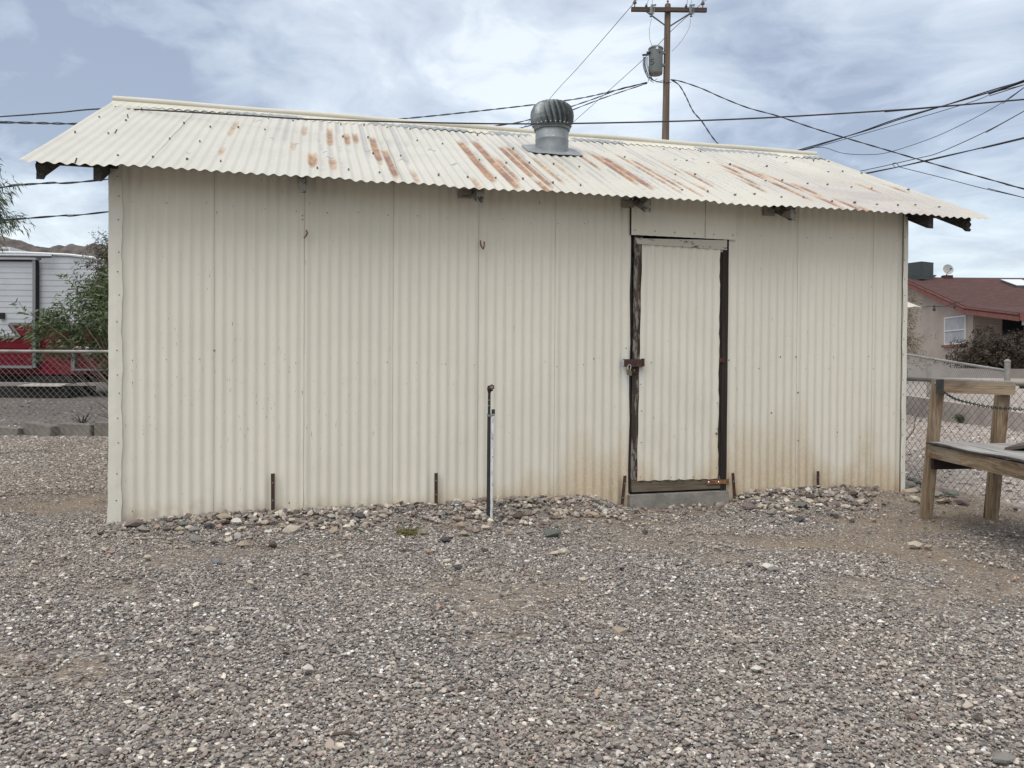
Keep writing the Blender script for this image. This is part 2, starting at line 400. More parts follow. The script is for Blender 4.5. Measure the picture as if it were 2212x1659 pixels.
W_raft = wood_mat('charred_rafter_wood', (.020, .019, .018), (.045, .042, .038), (.085, .08, .072), 1)
W_raftp = wood_mat('flaking_rafter_paint', (.020, .019, .018), (.045, .042, .038), (.085, .08, .072), 1, paint=((.22, .21, .185), .47))
W_raftd = wood_mat('dirty_blocking_paint', (.05, .047, .042), (.09, .085, .075), (.14, .13, .115), 0, paint=((.30, .285, .245), .42))
W_bench = [wood_mat('tan_bench_wood_'+'xyz'[a], (.085, .055, .034), (.26, .195, .13), (.42, .34, .24), a, stain=(.095, .052, .030)) for a in range(3)]
W_seat = wood_mat('silvered_bench_board', (.13, .125, .12), (.27, .26, .25), (.44, .43, .41), 1, .6)
W_pole = wood_mat('brown_pole_wood', (.065, .048, .037), (.145, .108, .082), (.23, .18, .14), 2, .28)

# ground: soil under crushed stone; real stones lie on it near the viewer
def ground_fn(g, b):
    x, y, z = g.sep(g.co)
    soil = g.mix(g.ss(g.noise(g.co, 3.2, 6, .6), .3, .7), (.205, .160, .118), (.275, .222, .170))
    soil = g.mix(g.ss(g.noise(g.co, 60, 4, .7), .35, .75), soil, (.17, .135, .10))
    def stones(scale, shift):
        v = g.nt.nodes.new('ShaderNodeTexVoronoi'); v.feature = 'F1'
        g.nt.links.new(g.vm('ADD', g.scale(g.co, (1, 1, 0)), (shift, 0, 0)), v.inputs['Vector']); v.inputs['Scale'].default_value = scale
        r = g.sep(v.outputs['Color'])[0]
        cc = g.ramp(r, [(0, (.075, .070, .070)), (.18, (.14, .13, .127)), (.38, (.21, .185, .172)), (.60, (.27, .255, .235)), (.78, (.37, .34, .30)), (.91, (.50, .46, .40)), (.97, (.66, .63, .57))], 'CONSTANT')
        return cc, v.outputs['Distance'], r
    c1, d1, r1 = stones(72, 0.0)
    c2, d2, r2 = stones(30, 4.0)
    # gravel beyond the near fence on the right is paler and pinker
    pale = g.m('MULTIPLY', g.ss(g.m('ADD', x, g.m('MULTIPLY', y, .22)), 5.30, 5.36), g.ss(y, 0.0, .5))
    dirt = g.n('ShaderNodeAttribute', attribute_name='dirt').outputs['Fac']
    k = g.ss(g.m('ADD', g.noise(g.co, 22, 4, .7), g.m('MULTIPLY', dirt, -.42)), .22, .34)
    c = g.mix(k, soil, g.mix(g.ss(g.noise(g.co, 9, 3), .5, .62), c1, c2))
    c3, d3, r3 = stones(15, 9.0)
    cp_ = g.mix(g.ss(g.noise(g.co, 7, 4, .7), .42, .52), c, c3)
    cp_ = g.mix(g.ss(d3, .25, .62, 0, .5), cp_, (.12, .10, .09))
    cp_ = g.mix(.50, cp_, (.50, .435, .395))
    cp_ = g.mix(g.ss(g.noise(g.scale(g.co, (1, .5, 1)), .9, 4), .42, .62, 0, .35), cp_, (.25, .21, .18))
    c = g.mix(pale, c, cp_)
    lot_shade = g.m('MULTIPLY', g.ss(x, -2.6, -3.0), g.ss(y, 10.55, 10.75))  # shading between left fence and trailer, painted in as darker, browner ground
    c = g.mix(g.m('MULTIPLY', lot_shade, .55), c, (.085, .072, .060))
    farc = g.ss(g.vm('LENGTH', g.co), 30, 90)
    c = g.mix(farc, c, (.24, .20, .17))
    L_(g, c, b, 'Base Color')
    hh = g.m('ADD', g.m('MULTIPLY', g.ss(d1, 0.0, .6, 1, 0), .6), g.ss(d2, 0, .7, 1, 0))
    bump(g, b, g.m('MULTIPLY', hh, k), .8, .008)
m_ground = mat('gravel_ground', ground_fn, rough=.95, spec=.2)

def stone_fn(g, b):
    a = g.n('ShaderNodeAttribute', attribute_name='col').outputs['Color']
    du = g.n('ShaderNodeAttribute', attribute_name='dust', attribute_type='INSTANCER').outputs['Fac']
    c = g.mix(g.m('MULTIPLY', du, .34), a, g.mix(.55, a, (.36, .285, .215)))
    c = g.mix(g.ss(g.noise(g.co, 60, 3, .6), .35, .75, 0, .35), c, g.mix(1.0, c, (.60, .57, .55), 'MULTIPLY'))
    L_(g, c, b, 'Base Color')
m_stone = mat('crushed_stone', stone_fn, rough=.9, spec=.25)
def rock_mat(name, c):
    def fn(g, b):
        n = g.noise(g.co, 28, 6, .65); n2 = g.noise(g.co, 90, 3, .6)
        k = g.mix(g.ss(n, .3, .7), tuple(v*.68 for v in c), tuple(min(.8, v*1.18) for v in c))
        k = g.mix(g.ss(n2, .55, .75, 0, .5), k, tuple(v*.45 for v in c))
        L_(g, k, b, 'Base Color'); bump(g, b, g.m('ADD', n, n2), .5, .006)
    return mat(name, fn, rough=.9, spec=.25)

# ------------------------------------------------------------------ ground sheet
def axis(parts):
    o = []
    for a, b_, n in parts: o += list(np.linspace(a, b_, n, endpoint=False))
    return np.array(o + [parts[-1][1]])
gx = axis([(-3000, -400, 6), (-400, -40, 12), (-40, -9, 24), (-9, 8, 170), (8, 40, 40), (40, 400, 14), (400, 3000, 6)])
gy = axis([(-3000, -400, 5), (-400, -30, 8), (-30, 0, 10), (0, 12, 130), (12, 40, 90), (40, 400, 16), (400, 3000, 8)])
XX, YY = np.meshgrid(gx, gy); ZZ = gz(XX, YY)
nu, nv = len(gx), len(gy)
idx = np.arange(nu*nv).reshape(nv, nu)
gf = np.stack([idx[:-1, :-1], idx[:-1, 1:], idx[1:, 1:], idx[1:, :-1]], -1).reshape(-1, 4)
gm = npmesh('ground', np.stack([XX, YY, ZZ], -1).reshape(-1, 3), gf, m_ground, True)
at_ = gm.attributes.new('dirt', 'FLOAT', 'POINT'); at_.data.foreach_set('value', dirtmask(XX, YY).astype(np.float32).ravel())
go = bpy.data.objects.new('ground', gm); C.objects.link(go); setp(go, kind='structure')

# ------------------------------------------------------------------ crushed stone: instanced clumps of small stones
bm = bmesh.new(); bmesh.ops.create_icosphere(bm, subdivisions=1, radius=1); ICO_V = np.array([v.co[:] for v in bm.verts]); ICO_F = np.array([[v.index for v in f.verts] for f in bm.faces]); bm.free()
def rotz(a):
    c, s = np.cos(a), np.sin(a); return np.array([[c, -s, 0], [s, c, 0], [0, 0, 1]])
def rotx(a):
    c, s = np.cos(a), np.sin(a); return np.array([[1, 0, 0], [0, c, -s], [0, s, c]])
def shape(rs):
    v = ICO_V*(1+rs.uniform(-.30, .26, (len(ICO_V), 1)))
    for _ in range(5):                     # chip planar facets off
        n = rs.normal(size=3); n /= np.linalg.norm(n); d = rs.uniform(.55, .85); k = v@n; v = v - np.outer(np.clip(k-d, 0, 9), n)
    return v*np.array([1.0, rs.uniform(.6, .95), rs.uniform(.38, .7)])
SH = [(shape(NR), ICO_F) for _ in range(14)]
def hull(rs, n, sx=1.0, sy=.8, sz=.55):
    p = rs.normal(size=(n, 3)); p /= np.linalg.norm(p, axis=1)[:, None]; p = p*rs.uniform(.8, 1.0, (n, 1))*np.array([sx, sy, sz])
    p = np.vstack([p, [[sx*.95, 0, 0], [-sx*.95, 0, 0], [0, sy*.9, 0], [0, -sy*.9, 0]]])
    bm = bmesh.new()
    for q_ in p: bm.verts.new(q_)
    bmesh.ops.convex_hull(bm, input=bm.verts[:]); bmesh.ops.triangulate(bm, faces=bm.faces[:])
    for v in [v for v in bm.verts if not v.link_faces]: bm.verts.remove(v)
    bm.verts.index_update(); bm.normal_update()
    V_ = np.array([v.co[:] for v in bm.verts]); F_ = np.array([[v.index for v in f.verts] for f in bm.faces]); bm.free(); return V_, F_
SHR = [hull(NR, 11, 1.0, NR.uniform(.6, .95), NR.uniform(.4, .75)) for _ in range(24)]
SH += [hull(NR, 8, 1.0, NR.uniform(.6, .95), NR.uniform(.4, .7)) for _ in range(10)]
PAL = np.array([1.50, 1.47, 1.44])*np.array([(.058, .054, .055), (.095, .089, .088), (.13, .120, .116), (.16, .154, .148), (.150, .122, .114), (.185, .174, .160), (.215, .192, .175),
                (.225, .22, .215), (.26, .24, .215), (.31, .295, .27), (.40, .375, .335), (.58, .56, .52), (.24, .185, .155), (.165, .178, .17)])
PP = np.array([.05, .09, .11, .13, .12, .12, .11, .09, .07, .05, .035, .028, .010, .02]); PP = PP/PP.sum()
def stonecloud(name, pos, rad, rs, mat_=m_stone, pal=PAL, pp=PP, flatk=.35, shp=None):
    n = len(pos); V = []; Fc = []; K = []; base_ = 0; shp = shp or SH
    si = rs.randint(0, len(shp), n); ci = rs.choice(len(pal), n, p=pp)
    for i in range(n):
        m_ = rotz(rs.uniform(0, 6.28)) @ rotx(rs.normal()*flatk) @ rotz(rs.uniform(0, 6.28))
        sv, sf = shp[si[i]]; V.append(sv@m_.T*rad[i] + pos[i])
        Fc.append(sf + base_); base_ += len(sv)
        K.append(np.tile(np.append(np.clip(pal[ci[i]]*rs.uniform(.80, 1.22), 0, .72), 1), (len(sv), 1)))
    me = npmesh(name, np.concatenate(V), np.concatenate(Fc), mat_)
    ca = me.attributes.new('col', 'FLOAT_COLOR', 'POINT'); ca.data.foreach_set('color', np.concatenate(K).astype(np.float32).ravel())
    return me
clump_col = bpy.data.collections.new('stone_clumps')
NCL = 12; CR_ = .105
for k in range(NCL):
    dense = k < 9
    n = 250 if dense else 85
    r = CR_*np.sqrt(NR.uniform(0, 1, n)); a = NR.uniform(0, 6.283, n)
    rad = np.clip(NR.lognormal(math.log(.0051), .44, n), .0026, .0155)
    pos = np.stack([r*np.cos(a), r*np.sin(a), rad*NR.uniform(.1, .55, n)], 1)
    if dense: pos[:, 2] += NR.uniform(0, .006, n)
    else: rad *= .72; pos[:, 2] *= .5
    me = stonecloud('clump_mesh', pos, rad, NR)
    clump_col.objects.link(bpy.data.objects.new('clump_%02d' % k, me))
# clump places: the yard in front of and beside the shed, a little wider than the picture
pts = []; st = .118
for y in np.arange(1.2, 10.5, st):
    for x in np.arange(-7.5, 5.2, st):
        xx = x + NR.uniform(-.04, .04) + (0 if int(y/st) % 2 else st/2); yy = y + NR.uniform(-.04, .04)
        if abs(xx) > .80*yy + 1.0 or (yy > 7.6 and xx > -2.6): continue
        t, b_, _ = W2S((xx, yy, 0))
        if -.02 < t < L+.02 and b_ > -.05: continue
        if xx + .22*yy > 5.25: continue
        pts.append((xx, yy))
pts = np.array(pts); dm = dirtmask(pts[:, 0], pts[:, 1])
keep = NR.uniform(0, 1, len(pts)) > (dm-.35)*.6
pts = pts[keep]; dm = dm[keep]
inst_id = np.where(NR.uniform(0, 1, len(pts)) < sstep(dm, .08, .52), NR.randint(9, 12, len(pts)), NR.randint(0, 9, len(pts))).astype(np.int32)
zz = gz(pts[:, 0], pts[:, 1]); e_ = .05
sx = (gz(pts[:, 0]+e_, pts[:, 1])-gz(pts[:, 0]-e_, pts[:, 1]))/(2*e_); sy = (gz(pts[:, 0], pts[:, 1]+e_)-gz(pts[:, 0], pts[:, 1]-e_))/(2*e_)
me = bpy.data.meshes.new('gravel'); me.vertices.add(len(pts)); me.vertices.foreach_set('co', np.stack([pts[:, 0], pts[:, 1], zz+.001], -1).astype(np.float32).ravel())
a1 = me.attributes.new('cid', 'INT', 'POINT'); a1.data.foreach_set('value', inst_id)
a2 = me.attributes.new('crot', 'FLOAT_VECTOR', 'POINT'); a2.data.foreach_set('vector', np.stack([np.arctan(sy), -np.arctan(sx), np.zeros(len(pts))], -1).astype(np.float32).ravel())
a3 = me.attributes.new('cz', 'FLOAT', 'POINT'); a3.data.foreach_set('value', NR.uniform(0, 6.28, len(pts)).astype(np.float32))
a5 = me.attributes.new('dust', 'FLOAT', 'POINT'); a5.data.foreach_set('value', np.clip(.85*sstep(dm, .02, .5)+.75*sstep(fbm(pts[:, 0]*.8, pts[:, 1]*1.3, 61), .42, .68)+.5*sstep(pts[:, 1], 6.6, 8), 0, 1).astype(np.float32))
a4 = me.attributes.new('cs', 'FLOAT', 'POINT'); a4.data.foreach_set('value', (NR.uniform(.85, 1.12, len(pts))*(1+.35*sstep(pts[:, 1], 5.6, 7.2))).astype(np.float32))
gravel = bpy.data.objects.new('gravel', me); C.objects.link(gravel)
setp(gravel, 'grey, mauve and white crushed stone strewn over the yard in front of the shed', 'gravel', kind='stuff')
ng = bpy.data.node_groups.new('scatter', 'GeometryNodeTree')
ng.interface.new_socket('Geometry', in_out='INPUT', socket_type='NodeSocketGeometry'); ng.interface.new_socket('Geometry', in_out='OUTPUT', socket_type='NodeSocketGeometry')
gi = ng.nodes.new('NodeGroupInput'); gout = ng.nodes.new('NodeGroupOutput'); iop = ng.nodes.new('GeometryNodeInstanceOnPoints')
ci_ = ng.nodes.new('GeometryNodeCollectionInfo'); ci_.inputs['Collection'].default_value = clump_col; ci_.inputs['Separate Children'].default_value = True; ci_.inputs['Reset Children'].default_value = True
def natt(name, typ):
    q = ng.nodes.new('GeometryNodeInputNamedAttribute'); q.data_type = typ; q.inputs['Name'].default_value = name; return q.outputs[0]
lk = ng.links.new
lk(gi.outputs[0], iop.inputs['Points']); lk(ci_.outputs[0], iop.inputs['Instance']); iop.inputs['Pick Instance'].default_value = True
lk(natt('cid', 'INT'), iop.inputs['Instance Index']); lk(natt('crot', 'FLOAT_VECTOR'), iop.inputs['Rotation']); lk(natt('cs', 'FLOAT'), iop.inputs['Scale'])
ri = ng.nodes.new('GeometryNodeRotateInstances'); cb = ng.nodes.new('ShaderNodeCombineXYZ'); lk(natt('cz', 'FLOAT'), cb.inputs[2])
lk(iop.outputs[0], ri.inputs['Instances']); lk(cb.outputs[0], ri.inputs['Rotation']); lk(ri.outputs[0], gout.inputs[0])
md = gravel.modifiers.new('scatter', 'NODES'); md.node_group = ng
gravel.data.materials.append(m_stone)

# coarse rubble banked against the wall: too many to count
def wp(t, o): p = S2W(t, -o, 0); return p.x, p.y
pos = []; rad = []
while len(pos) < 2700:
    t = NR.uniform(.0, 6.2); o = abs(NR.normal())*.33 + .02
    if o > 1.2: continue
    k = math.exp(-((t-2.5)/1.6)**2) + .8*math.exp(-((t-5.1)/.75)**2) + .10
    if 3.5 < t < 4.6: k *= .12
    if t > 5.7: k *= .25
    k *= .25+1.1*float(sstep(vnoise(np.array(t*3.1), np.array(o*5.), 44), .3, .7))
    if NR.uniform() > k: continue
    x, y = wp(t, o); r = (1-.35*min(1, o/.7))*min(.036, max(.010, NR.lognormal(math.log(.0185), .38)))
    pos.append((x, y, G1(x, y)+.010+r*.35)); rad.append(r*1.12)
for _ in range(1500):                      # strays over the yard
    y = NR.uniform(1.6, 7.0); x = NR.uniform(-1, 1)*(.72*y+.4); t, b_, _z = W2S((x, y, 0))
    if (-.05 < t < L+.05 and b_ > -.05) or x+.22*y > 5.2: continue
    r = min(.024, NR.lognormal(math.log(.0105), .33)); pos.append((x, y, G1(x, y)+r*.4+.010)); rad.append(r)
PP2 = np.array([.03, .07, .10, .13, .11, .13, .12, .10, .08, .05, .05, .035, .02, .04]); PP2 /= PP2.sum()
rub = stonecloud('rubble', pos, rad, NR, shp=SHR, pp=PP2, pal=np.clip(PAL*1.0*np.array([1.03, .99, .94]), 0, .6), flatk=.5)
ro = bpy.data.objects.new('rubble', rub); C.objects.link(ro)
setp(ro, 'loose coarse chips of stone banked along the foot of the shed wall', 'rubble', kind='stuff')
pos = []; rad = []
while len(pos) < 5200:
    y = NR.uniform(4.2, 15.5); x = NR.uniform(3.4, 10.5)
    if x+.22*y < 5.36 or x > .80*y+.6 or (y > 10 and NR.uniform() < .35): continue
    r = min(.040, NR.lognormal(math.log(.0155), .38)); pos.append((x, y, G1(x, y)+r*.3)); rad.append(r)
PP3 = np.array([.02, .03, .04, .06, .06, .08, .12, .13, .15, .14, .10, .06, .02, .01]); PP3 /= PP3.sum()
pg = stonecloud('pale_gravel', pos, rad, NR, shp=SHR, pp=PP3, pal=np.clip(PAL*1.25, 0, .65), flatk=.4)
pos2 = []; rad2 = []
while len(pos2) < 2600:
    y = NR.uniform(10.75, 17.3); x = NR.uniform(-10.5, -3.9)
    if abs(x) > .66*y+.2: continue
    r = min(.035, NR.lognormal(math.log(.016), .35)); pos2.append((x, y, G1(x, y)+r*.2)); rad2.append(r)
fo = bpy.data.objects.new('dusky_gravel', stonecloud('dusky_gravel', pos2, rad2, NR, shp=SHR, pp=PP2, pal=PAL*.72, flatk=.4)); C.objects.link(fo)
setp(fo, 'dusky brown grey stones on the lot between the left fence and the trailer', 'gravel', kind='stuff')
po = bpy.data.objects.new('pale_gravel', pg); C.objects.link(po)
setp(po, 'pale pinkish stones strewn beyond the chain link fence on the right', 'gravel', kind='stuff')
# ==SPLIT-A==

# ================================================================== THE SHED
shed = empty('tin_shed', (X0, Y0, 0), TH, 'long cream corrugated metal shed with rust streaked gable roof and one narrow door', 'shed')
PITCH = .0705
def corr(t, a=.0060): return -a*math.cos(2*math.pi*t/PITCH)
def zr(y): return HE + (y+OV)*KS
WT = zr(0)-.03
seams = [0, .656, 1.252, 1.872, 2.496, 3.083, D0-.004]
seams2 = [D1+.004, 5.13, 5.835, L]
wm = MB()
def wallsheet(mb, x0, x1, z0, z1, a=.0060, y0=0.0, wob=.0015, nz=14, zfn=None, sd=0):
    n = max(4, int((x1-x0)/PITCH*10))
    def fn(i, j):
        x = x0 + (x1-x0)*i/(n-1); z = z0 + ((z1 if zfn is None else zfn(x))-z0)*j/(nz-1)
        e = .0018*sstep(np.array(x), x1-.02, x1) if x1 < L-.1 else 0
        w = wob*math.sin(j*1.9+x*3+sd)*(1 if 0 < j < nz-1 else 0)
        low = .006*math.exp(-z/.18)*math.sin(x*13+sd)      # the sheet's foot is knocked about
        return (x, y0 + corr(x, a) + w - float(e) + low, z + (.006*math.sin(x*23) if j == 0 and z0 < 0 else 0))
    mb.sheet(fn, n, nz)
for sgs in (seams, seams2):
    for i in range(len(sgs)-1): wallsheet(wm, sgs[i], sgs[i+1], -.10, WT, y0=-.0012*(i % 2), sd=i)
wallsheet(wm, D0-.004, D1+.004, DZ1+.01, WT)             # above the door
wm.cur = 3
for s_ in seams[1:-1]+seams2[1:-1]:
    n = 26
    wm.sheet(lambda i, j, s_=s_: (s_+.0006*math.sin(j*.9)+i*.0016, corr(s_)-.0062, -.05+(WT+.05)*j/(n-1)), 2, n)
wm.cur = 2
def nail(mb, x, z, r=.0055, y=None, a=.0060):
    yy = (corr(x, a) if y is None else y)
    n = 7; vs = [(x, yy-.006, z)] + [(x+r*math.cos(6.283*k/n), yy-.0005, z+r*math.sin(6.283*k/n)) for k in range(n)]
    mb.add(vs, [(0, 1+(k+1) % n, 1+k) for k in range(n)])
for x in np.arange(.12, L-.08, .2115):
    for z, pr in ((.10, .45), (1.10, .75), (2.16, .85)):
        if (D0-.03 < x < D1+.03) or R.random() > pr: continue
        xc = round(x/PITCH)*PITCH; nail(wm, xc, z+R.uniform(-.015, .015), R.uniform(.003, .0048))
for (px, py, r) in [(462,757,.008),(624,1087,.007),(896,1092,.006),(1143,1090,.006),(654,465,.006),(654,474,.006),(1283,775,.006),(1687,771,.007),
                    (1721,771,.008),(1724,848,.008),(1668,892,.008),(1809,934,.008),(1724,952,.008),(1630,1085,.008),(1668,1083,.009),(1878,770,.006),(1575,778,.007),(1353,752,.006)]:
    h = wallhit(px, py, -.008); nail(wm, h.x, h.z, r, y=corr(h.x)-.0005)
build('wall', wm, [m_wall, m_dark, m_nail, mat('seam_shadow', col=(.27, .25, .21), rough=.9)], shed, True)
# the short and rear walls
def endwall(x):
    mb = MB(); n = int(DEP/PITCH*8)
    def fn(i, j):
        y = DEP*i/(n-1); top = (zr(y) if y < BR else zr(2*BR-y))-.03
        return (x + corr(y, .008), y, -.1 + (top+.1)*j/5)
    return mb.sheet(fn, n, 6)
w2 = build('wall', endwall(0.0), m_wall, shed, True); w3 = build('wall', endwall(L), m_wall, shed, True)
mb = MB(); wallsheet(mb, 0, L, -.1, WT, y0=DEP, nz=4); build('wall', mb, m_wall, shed, True)
# corner flashings
def trim(x0, x1, xs, nm):
    mb = MB(); n = 40
    def fn(i, j):
        z = -.04 + (WT-.02+.04)*j/(n-1); w = .004*math.sin(j*.8+x0) + .0025*math.sin(j*2.3)
        fl = -.018*math.exp(-max(z+.05, 0)/.14) if x0 < 1 else 0
        return [(xs, .07, z), (xs+fl+.3*w, -.013, z), (x0+(x1-x0)*.5, -.0165+.2*w, z), (x1+w+fl*.8, -.0145, z)][i]
    mb.sheet(fn, 4, n); mb.cur = 1
    for j in range(15):
        nail(mb, x0+(x1-x0)*R.uniform(.55, .8), .03+j*.165+R.uniform(-.03, .03), .0042, y=-.0185)
    return build(nm, mb, [m_trim, m_nail], shed)
trim(.0, .078, -.006, 'corner_trim')
trim(L-.004, L-.036, L+.008, 'corner_trim')
mb = MB(); mb.sheet(lambda i, j: (L-.045+i*.006, -.010, -.03+(WT+.02)*j/20), 2, 21); build('trim_gap', mb, m_dark, shed)

# ---- roof: front slope with its rust, rear slope, ridge cap
RUST = [  # pixel ends of the streaks in the photo, width in corrugations, strength
 (998,311,1072,388,1.0,1.0),(1017,310,1107,401,1.0,1.0),(1085,322,1140,378,.8,.75),(1100,322,1172,398,.7,.8),(1130,356,1180,398,.6,.5),
 (1150,395,1198,430,.7,.8),(1290,338,1365,392,.8,.9),(1318,345,1400,403,1.0,1.0),(1330,336,1430,397,.6,.55),(1400,378,1460,415,.6,.45),
 (1262,330,1300,352,.5,.5),(1567,361,1597,374,.9,.7),(1590,361,1648,384,1.0,.9),(1622,375,1672,384,.9,.6),(1648,396,1720,412,1.0,.85),(1700,402,1780,420,.9,.8),
 (1712,412,1745,430,.8,.6),(1770,430,1812,447,.9,.7),(1800,436,1860,455,.9,.7),(1842,450,1902,462,.9,.65),(1855,404,1880,412,.9,.7),(1918,404,1952,414,.8,.7),
 (816,302,824,345,.8,.7),(832,330,850,378,.8,.7),(716,282,722,312,.7,.6),(742,292,748,308,.7,.65),(762,292,770,306,.7,.6),(676,340,684,356,1.0,.75),(655,338,676,350,.9,.55),
 (718,350,724,362,.8,.6),(655,276,662,290,.7,.45),(497,268,506,290,.6,.45),(505,265,516,280,.6,.4),(630,312,640,322,.7,.4),(462,322,474,330,.6,.5),(808,312,820,352,.5,.45),
 (1030,390,1043,402,.7,.5),(890,372,900,390,.6,.45),(1200,355,1240,385,.6,.4),(1455,392,1500,420,.6,.5),(1500,400,1540,412,.7,.55),(1165,345,1215,392,.6,.55),(1345,365,1385,398,.7,.7),(1240,330,1285,362,.6,.6),(1370,350,1450,402,.6,.65),(1480,372,1530,398,.7,.6),(1560,372,1640,398,.8,.6),(1640,380,1740,410,.7,.7),(1080,345,1130,388,.6,.6),(1600,395,1650,412,.8,.6),(1430,352,1465,372,.6,.35),(1530,345,1560,352,.5,.4)]
nT = int((TR-TL)/PITCH*8)+1; nV = 96
Tg = np.linspace(TL, TR, nT); Vg = np.linspace(0, 1, nV); TT, VV = np.meshgrid(Tg, Vg)
Yg = -OV + (BR+OV)*VV
phase = TT/PITCH; valley = .5+.5*np.cos(2*np.pi*(phase+.5))       # 1 in the valleys
rust = np.zeros_like(TT)
for (xa, ya, xb, yb, wd, st_) in RUST:
    p = roofhit(xa, ya); q = roofhit(xb, yb); tc_ = (round((p.x+q.x)/2/PITCH+.5)-.5)*PITCH
    y1_, y2_ = sorted((p.y, q.y)); skew = (q.x-p.x)/(q.y-p.y+1e-6)
    ends = sstep(Yg, y1_-.20, y1_+.08)*(1-sstep(Yg, y2_-.08, y2_+.30))
    m_ = np.exp(-(np.abs(TT-tc_)/(PITCH*.46*wd+.006))**4)*ends*min(1, st_*1.3)
    rust = np.maximum(rust, m_)
zone = .52*np.exp(-((TT-6.0)/.55)**2)*(1-sstep(VV, .35, .75))
rust = np.maximum(rust, zone*valley*sstep(fbm(TT*6, Yg*2, 31), .45, .6))
cell = np.floor(phase+.0)                                        # one wear value per corrugation
rnd = np.modf(np.abs(np.sin(cell*91.7)*4375.5))[0]
wear = sstep(fbm(TT*.9, Yg*1.4+rnd*5, 14), .38, .62)*sstep(TT, .4, 1.6)
grey = np.clip((.25+.75*wear)*valley*(.35+.65*rnd)*sstep(TT, -.1, 1.2)*(.35+.65*sstep(VV, .02, .3)), 0, 1)
mauve = np.exp(-((TT-5.85)/.72)**2)*np.exp(-((VV-.16)/.34)**2)*(.5+.5*sstep(fbm(TT*2, Yg*7, 17), .3, .65))
peel = np.zeros_like(TT)
for (px, py, sx_, sy_) in [(404,330,.03,.03),(712,340,.05,.05),(702,330,.03,.03),(558,262,.05,.05),(935,325,.06,.05),(795,325,.04,.04),(808,308,.05,.04),(870,345,.05,.04),(985,355,.06,.05),(1162,350,.05,.04),
                           (640,312,.05,.05),(690,305,.04,.04),(590,300,.03,.04),(1500,345,.06,.05),(1210,380,.05,.04),(1460,345,.07,.05),(1010,372,.05,.03),(1700,352,.09,.05)]:
    p = roofhit(px, py); peel = np.maximum(peel, .62*np.exp(-((TT-p.x)/sx_)**2-((Yg-p.y)/sy_)**2))
nrm = Vector((0, -KS, 1)).normalized()
Zc = -.0068*np.cos(2*np.pi*phase+math.pi) + .002*np.sin(TT*5+VV*4) - .010*np.exp(-VV/.02)*sstep(vnoise(TT*3, TT*0, 8), .6, .8)
vs = np.stack([TT + .004*np.sin(VV*7+TT), Yg + nrm.y*Zc, HE + (Yg+OV)*KS + nrm.z*Zc], -1).reshape(-1, 3)
ix = np.arange(nT*nV).reshape(nV, nT)
rf = np.stack([ix[:-1, :-1], ix[:-1, 1:], ix[1:, 1:], ix[1:, :-1]], -1).reshape(-1, 4)
rm_ = npmesh('roof', vs, rf, m_roof, True)
for nm, ar in (('rust', rust), ('grey', grey), ('peel', peel), ('mauve', mauve)):
    a_ = rm_.attributes.new(nm, 'FLOAT', 'POINT'); a_.data.foreach_set('value', ar.astype(np.float32).ravel())
roof = bpy.data.objects.new('roof', rm_); C.objects.link(roof); roof.parent = shed; roof['label'] = 'corrugated front roof slope with rust streaks'
mb = MB()
mb.sheet(lambda i, j: (TL+(TR-TL)*i/500, BR+(BR+OV)*j/4, HR-(BR+OV)*KS*j/4 - .0068*math.cos(2*math.pi*(TL+(TR-TL)*i/500)/PITCH+math.pi)), 501, 5)
build('roof', mb, m_roof, shed, True)
# seams and lifted screw heads on the roof
mb = MB()
for (xa, ya, xb, yb) in [(423,250,296,367),(826,288,871,415),(1096,304,1230,438),(1388,322,1560,452)]:
    p = roofhit(xa, ya); q = roofhit(xb, yb); tc_ = round((p.x+q.x)/2/PITCH)*PITCH
    for k in range(24):
        y1_ = -OV+.005+(BR+OV-.2)*k/24; y2_ = y1_+(BR+OV-.2)/24
        for (ya_, yb_) in ((y1_, y2_),):
            mb.add([(tc_+.0015*math.sin(k)-.0014, ya_, zr(ya_)+.0095), (tc_+.0015*math.sin(k)+.0014, ya_, zr(ya_)+.0095), (tc_+.0015*math.sin(k+1)+.0014, yb_, zr(yb_)+.0095), (tc_+.0015*math.sin(k+1)-.0014, yb_, zr(yb_)+.0095)], [(0, 1, 2, 3)])
for v_ in (.10, .36, .62, .86):
    for t_ in np.arange(TL+.1, TR-.05, .2115):
        if R.random() < .3: continue
        tt = round(t_/PITCH)*PITCH; y_ = -OV+(BR+OV)*(v_+R.uniform(-.02, .02)); z_ = zr(y_)+.011; r_ = R.uniform(.0045, .0075)
        mb.box(tt-r_, tt+r_, y_-r_*1.5, y_+r_*1.5, z_-.004, z_+R.uniform(.004, .012))
for (px, py) in [(277,257),(248,290),(162,354)]:
    if py < 240: continue
    p = roofhit(px, py); mb.beam((p.x, p.y, p.z+.005), (p.x+R.uniform(-.02, .02), p.y-.01, p.z+.035), .007, .007)
bmr = bmesh.new(); bmr.from_mesh(rm_); rm_.materials.append(m_nail)
bv = [bmr.verts.new(p) for p in mb.v]
for f_ in mb.f:
    q_ = bmr.faces.new([bv[i] for i in f_]); q_.material_index = 1
bmr.to_mesh(rm_); bmr.free()
mb = MB(); CAPL = .205
def capfn(sgn):
    def fn(i, j):
        t = TL+.004+(TR-TL-.008)*i/(nT-1); end = CAPL+.010*math.sin(2*math.pi*t/PITCH*.5)+.006*math.sin(t*9)
        v = end*j/6; a = .0064*sstep(np.array(v), .02, .12)
        h = .013 - .0085*j/6 + (a*-math.cos(2*math.pi*t/PITCH+math.pi)) + .004*math.sin(t*3.1)*j/6
        return (t, BR+sgn*v, HR - v*KS + h)
    return fn
mb.sheet(capfn(-1), nT, 7); mb.sheet(capfn(1), nT, 7)
cap = build('ridge_cap', mb, m_cap, shed, True)
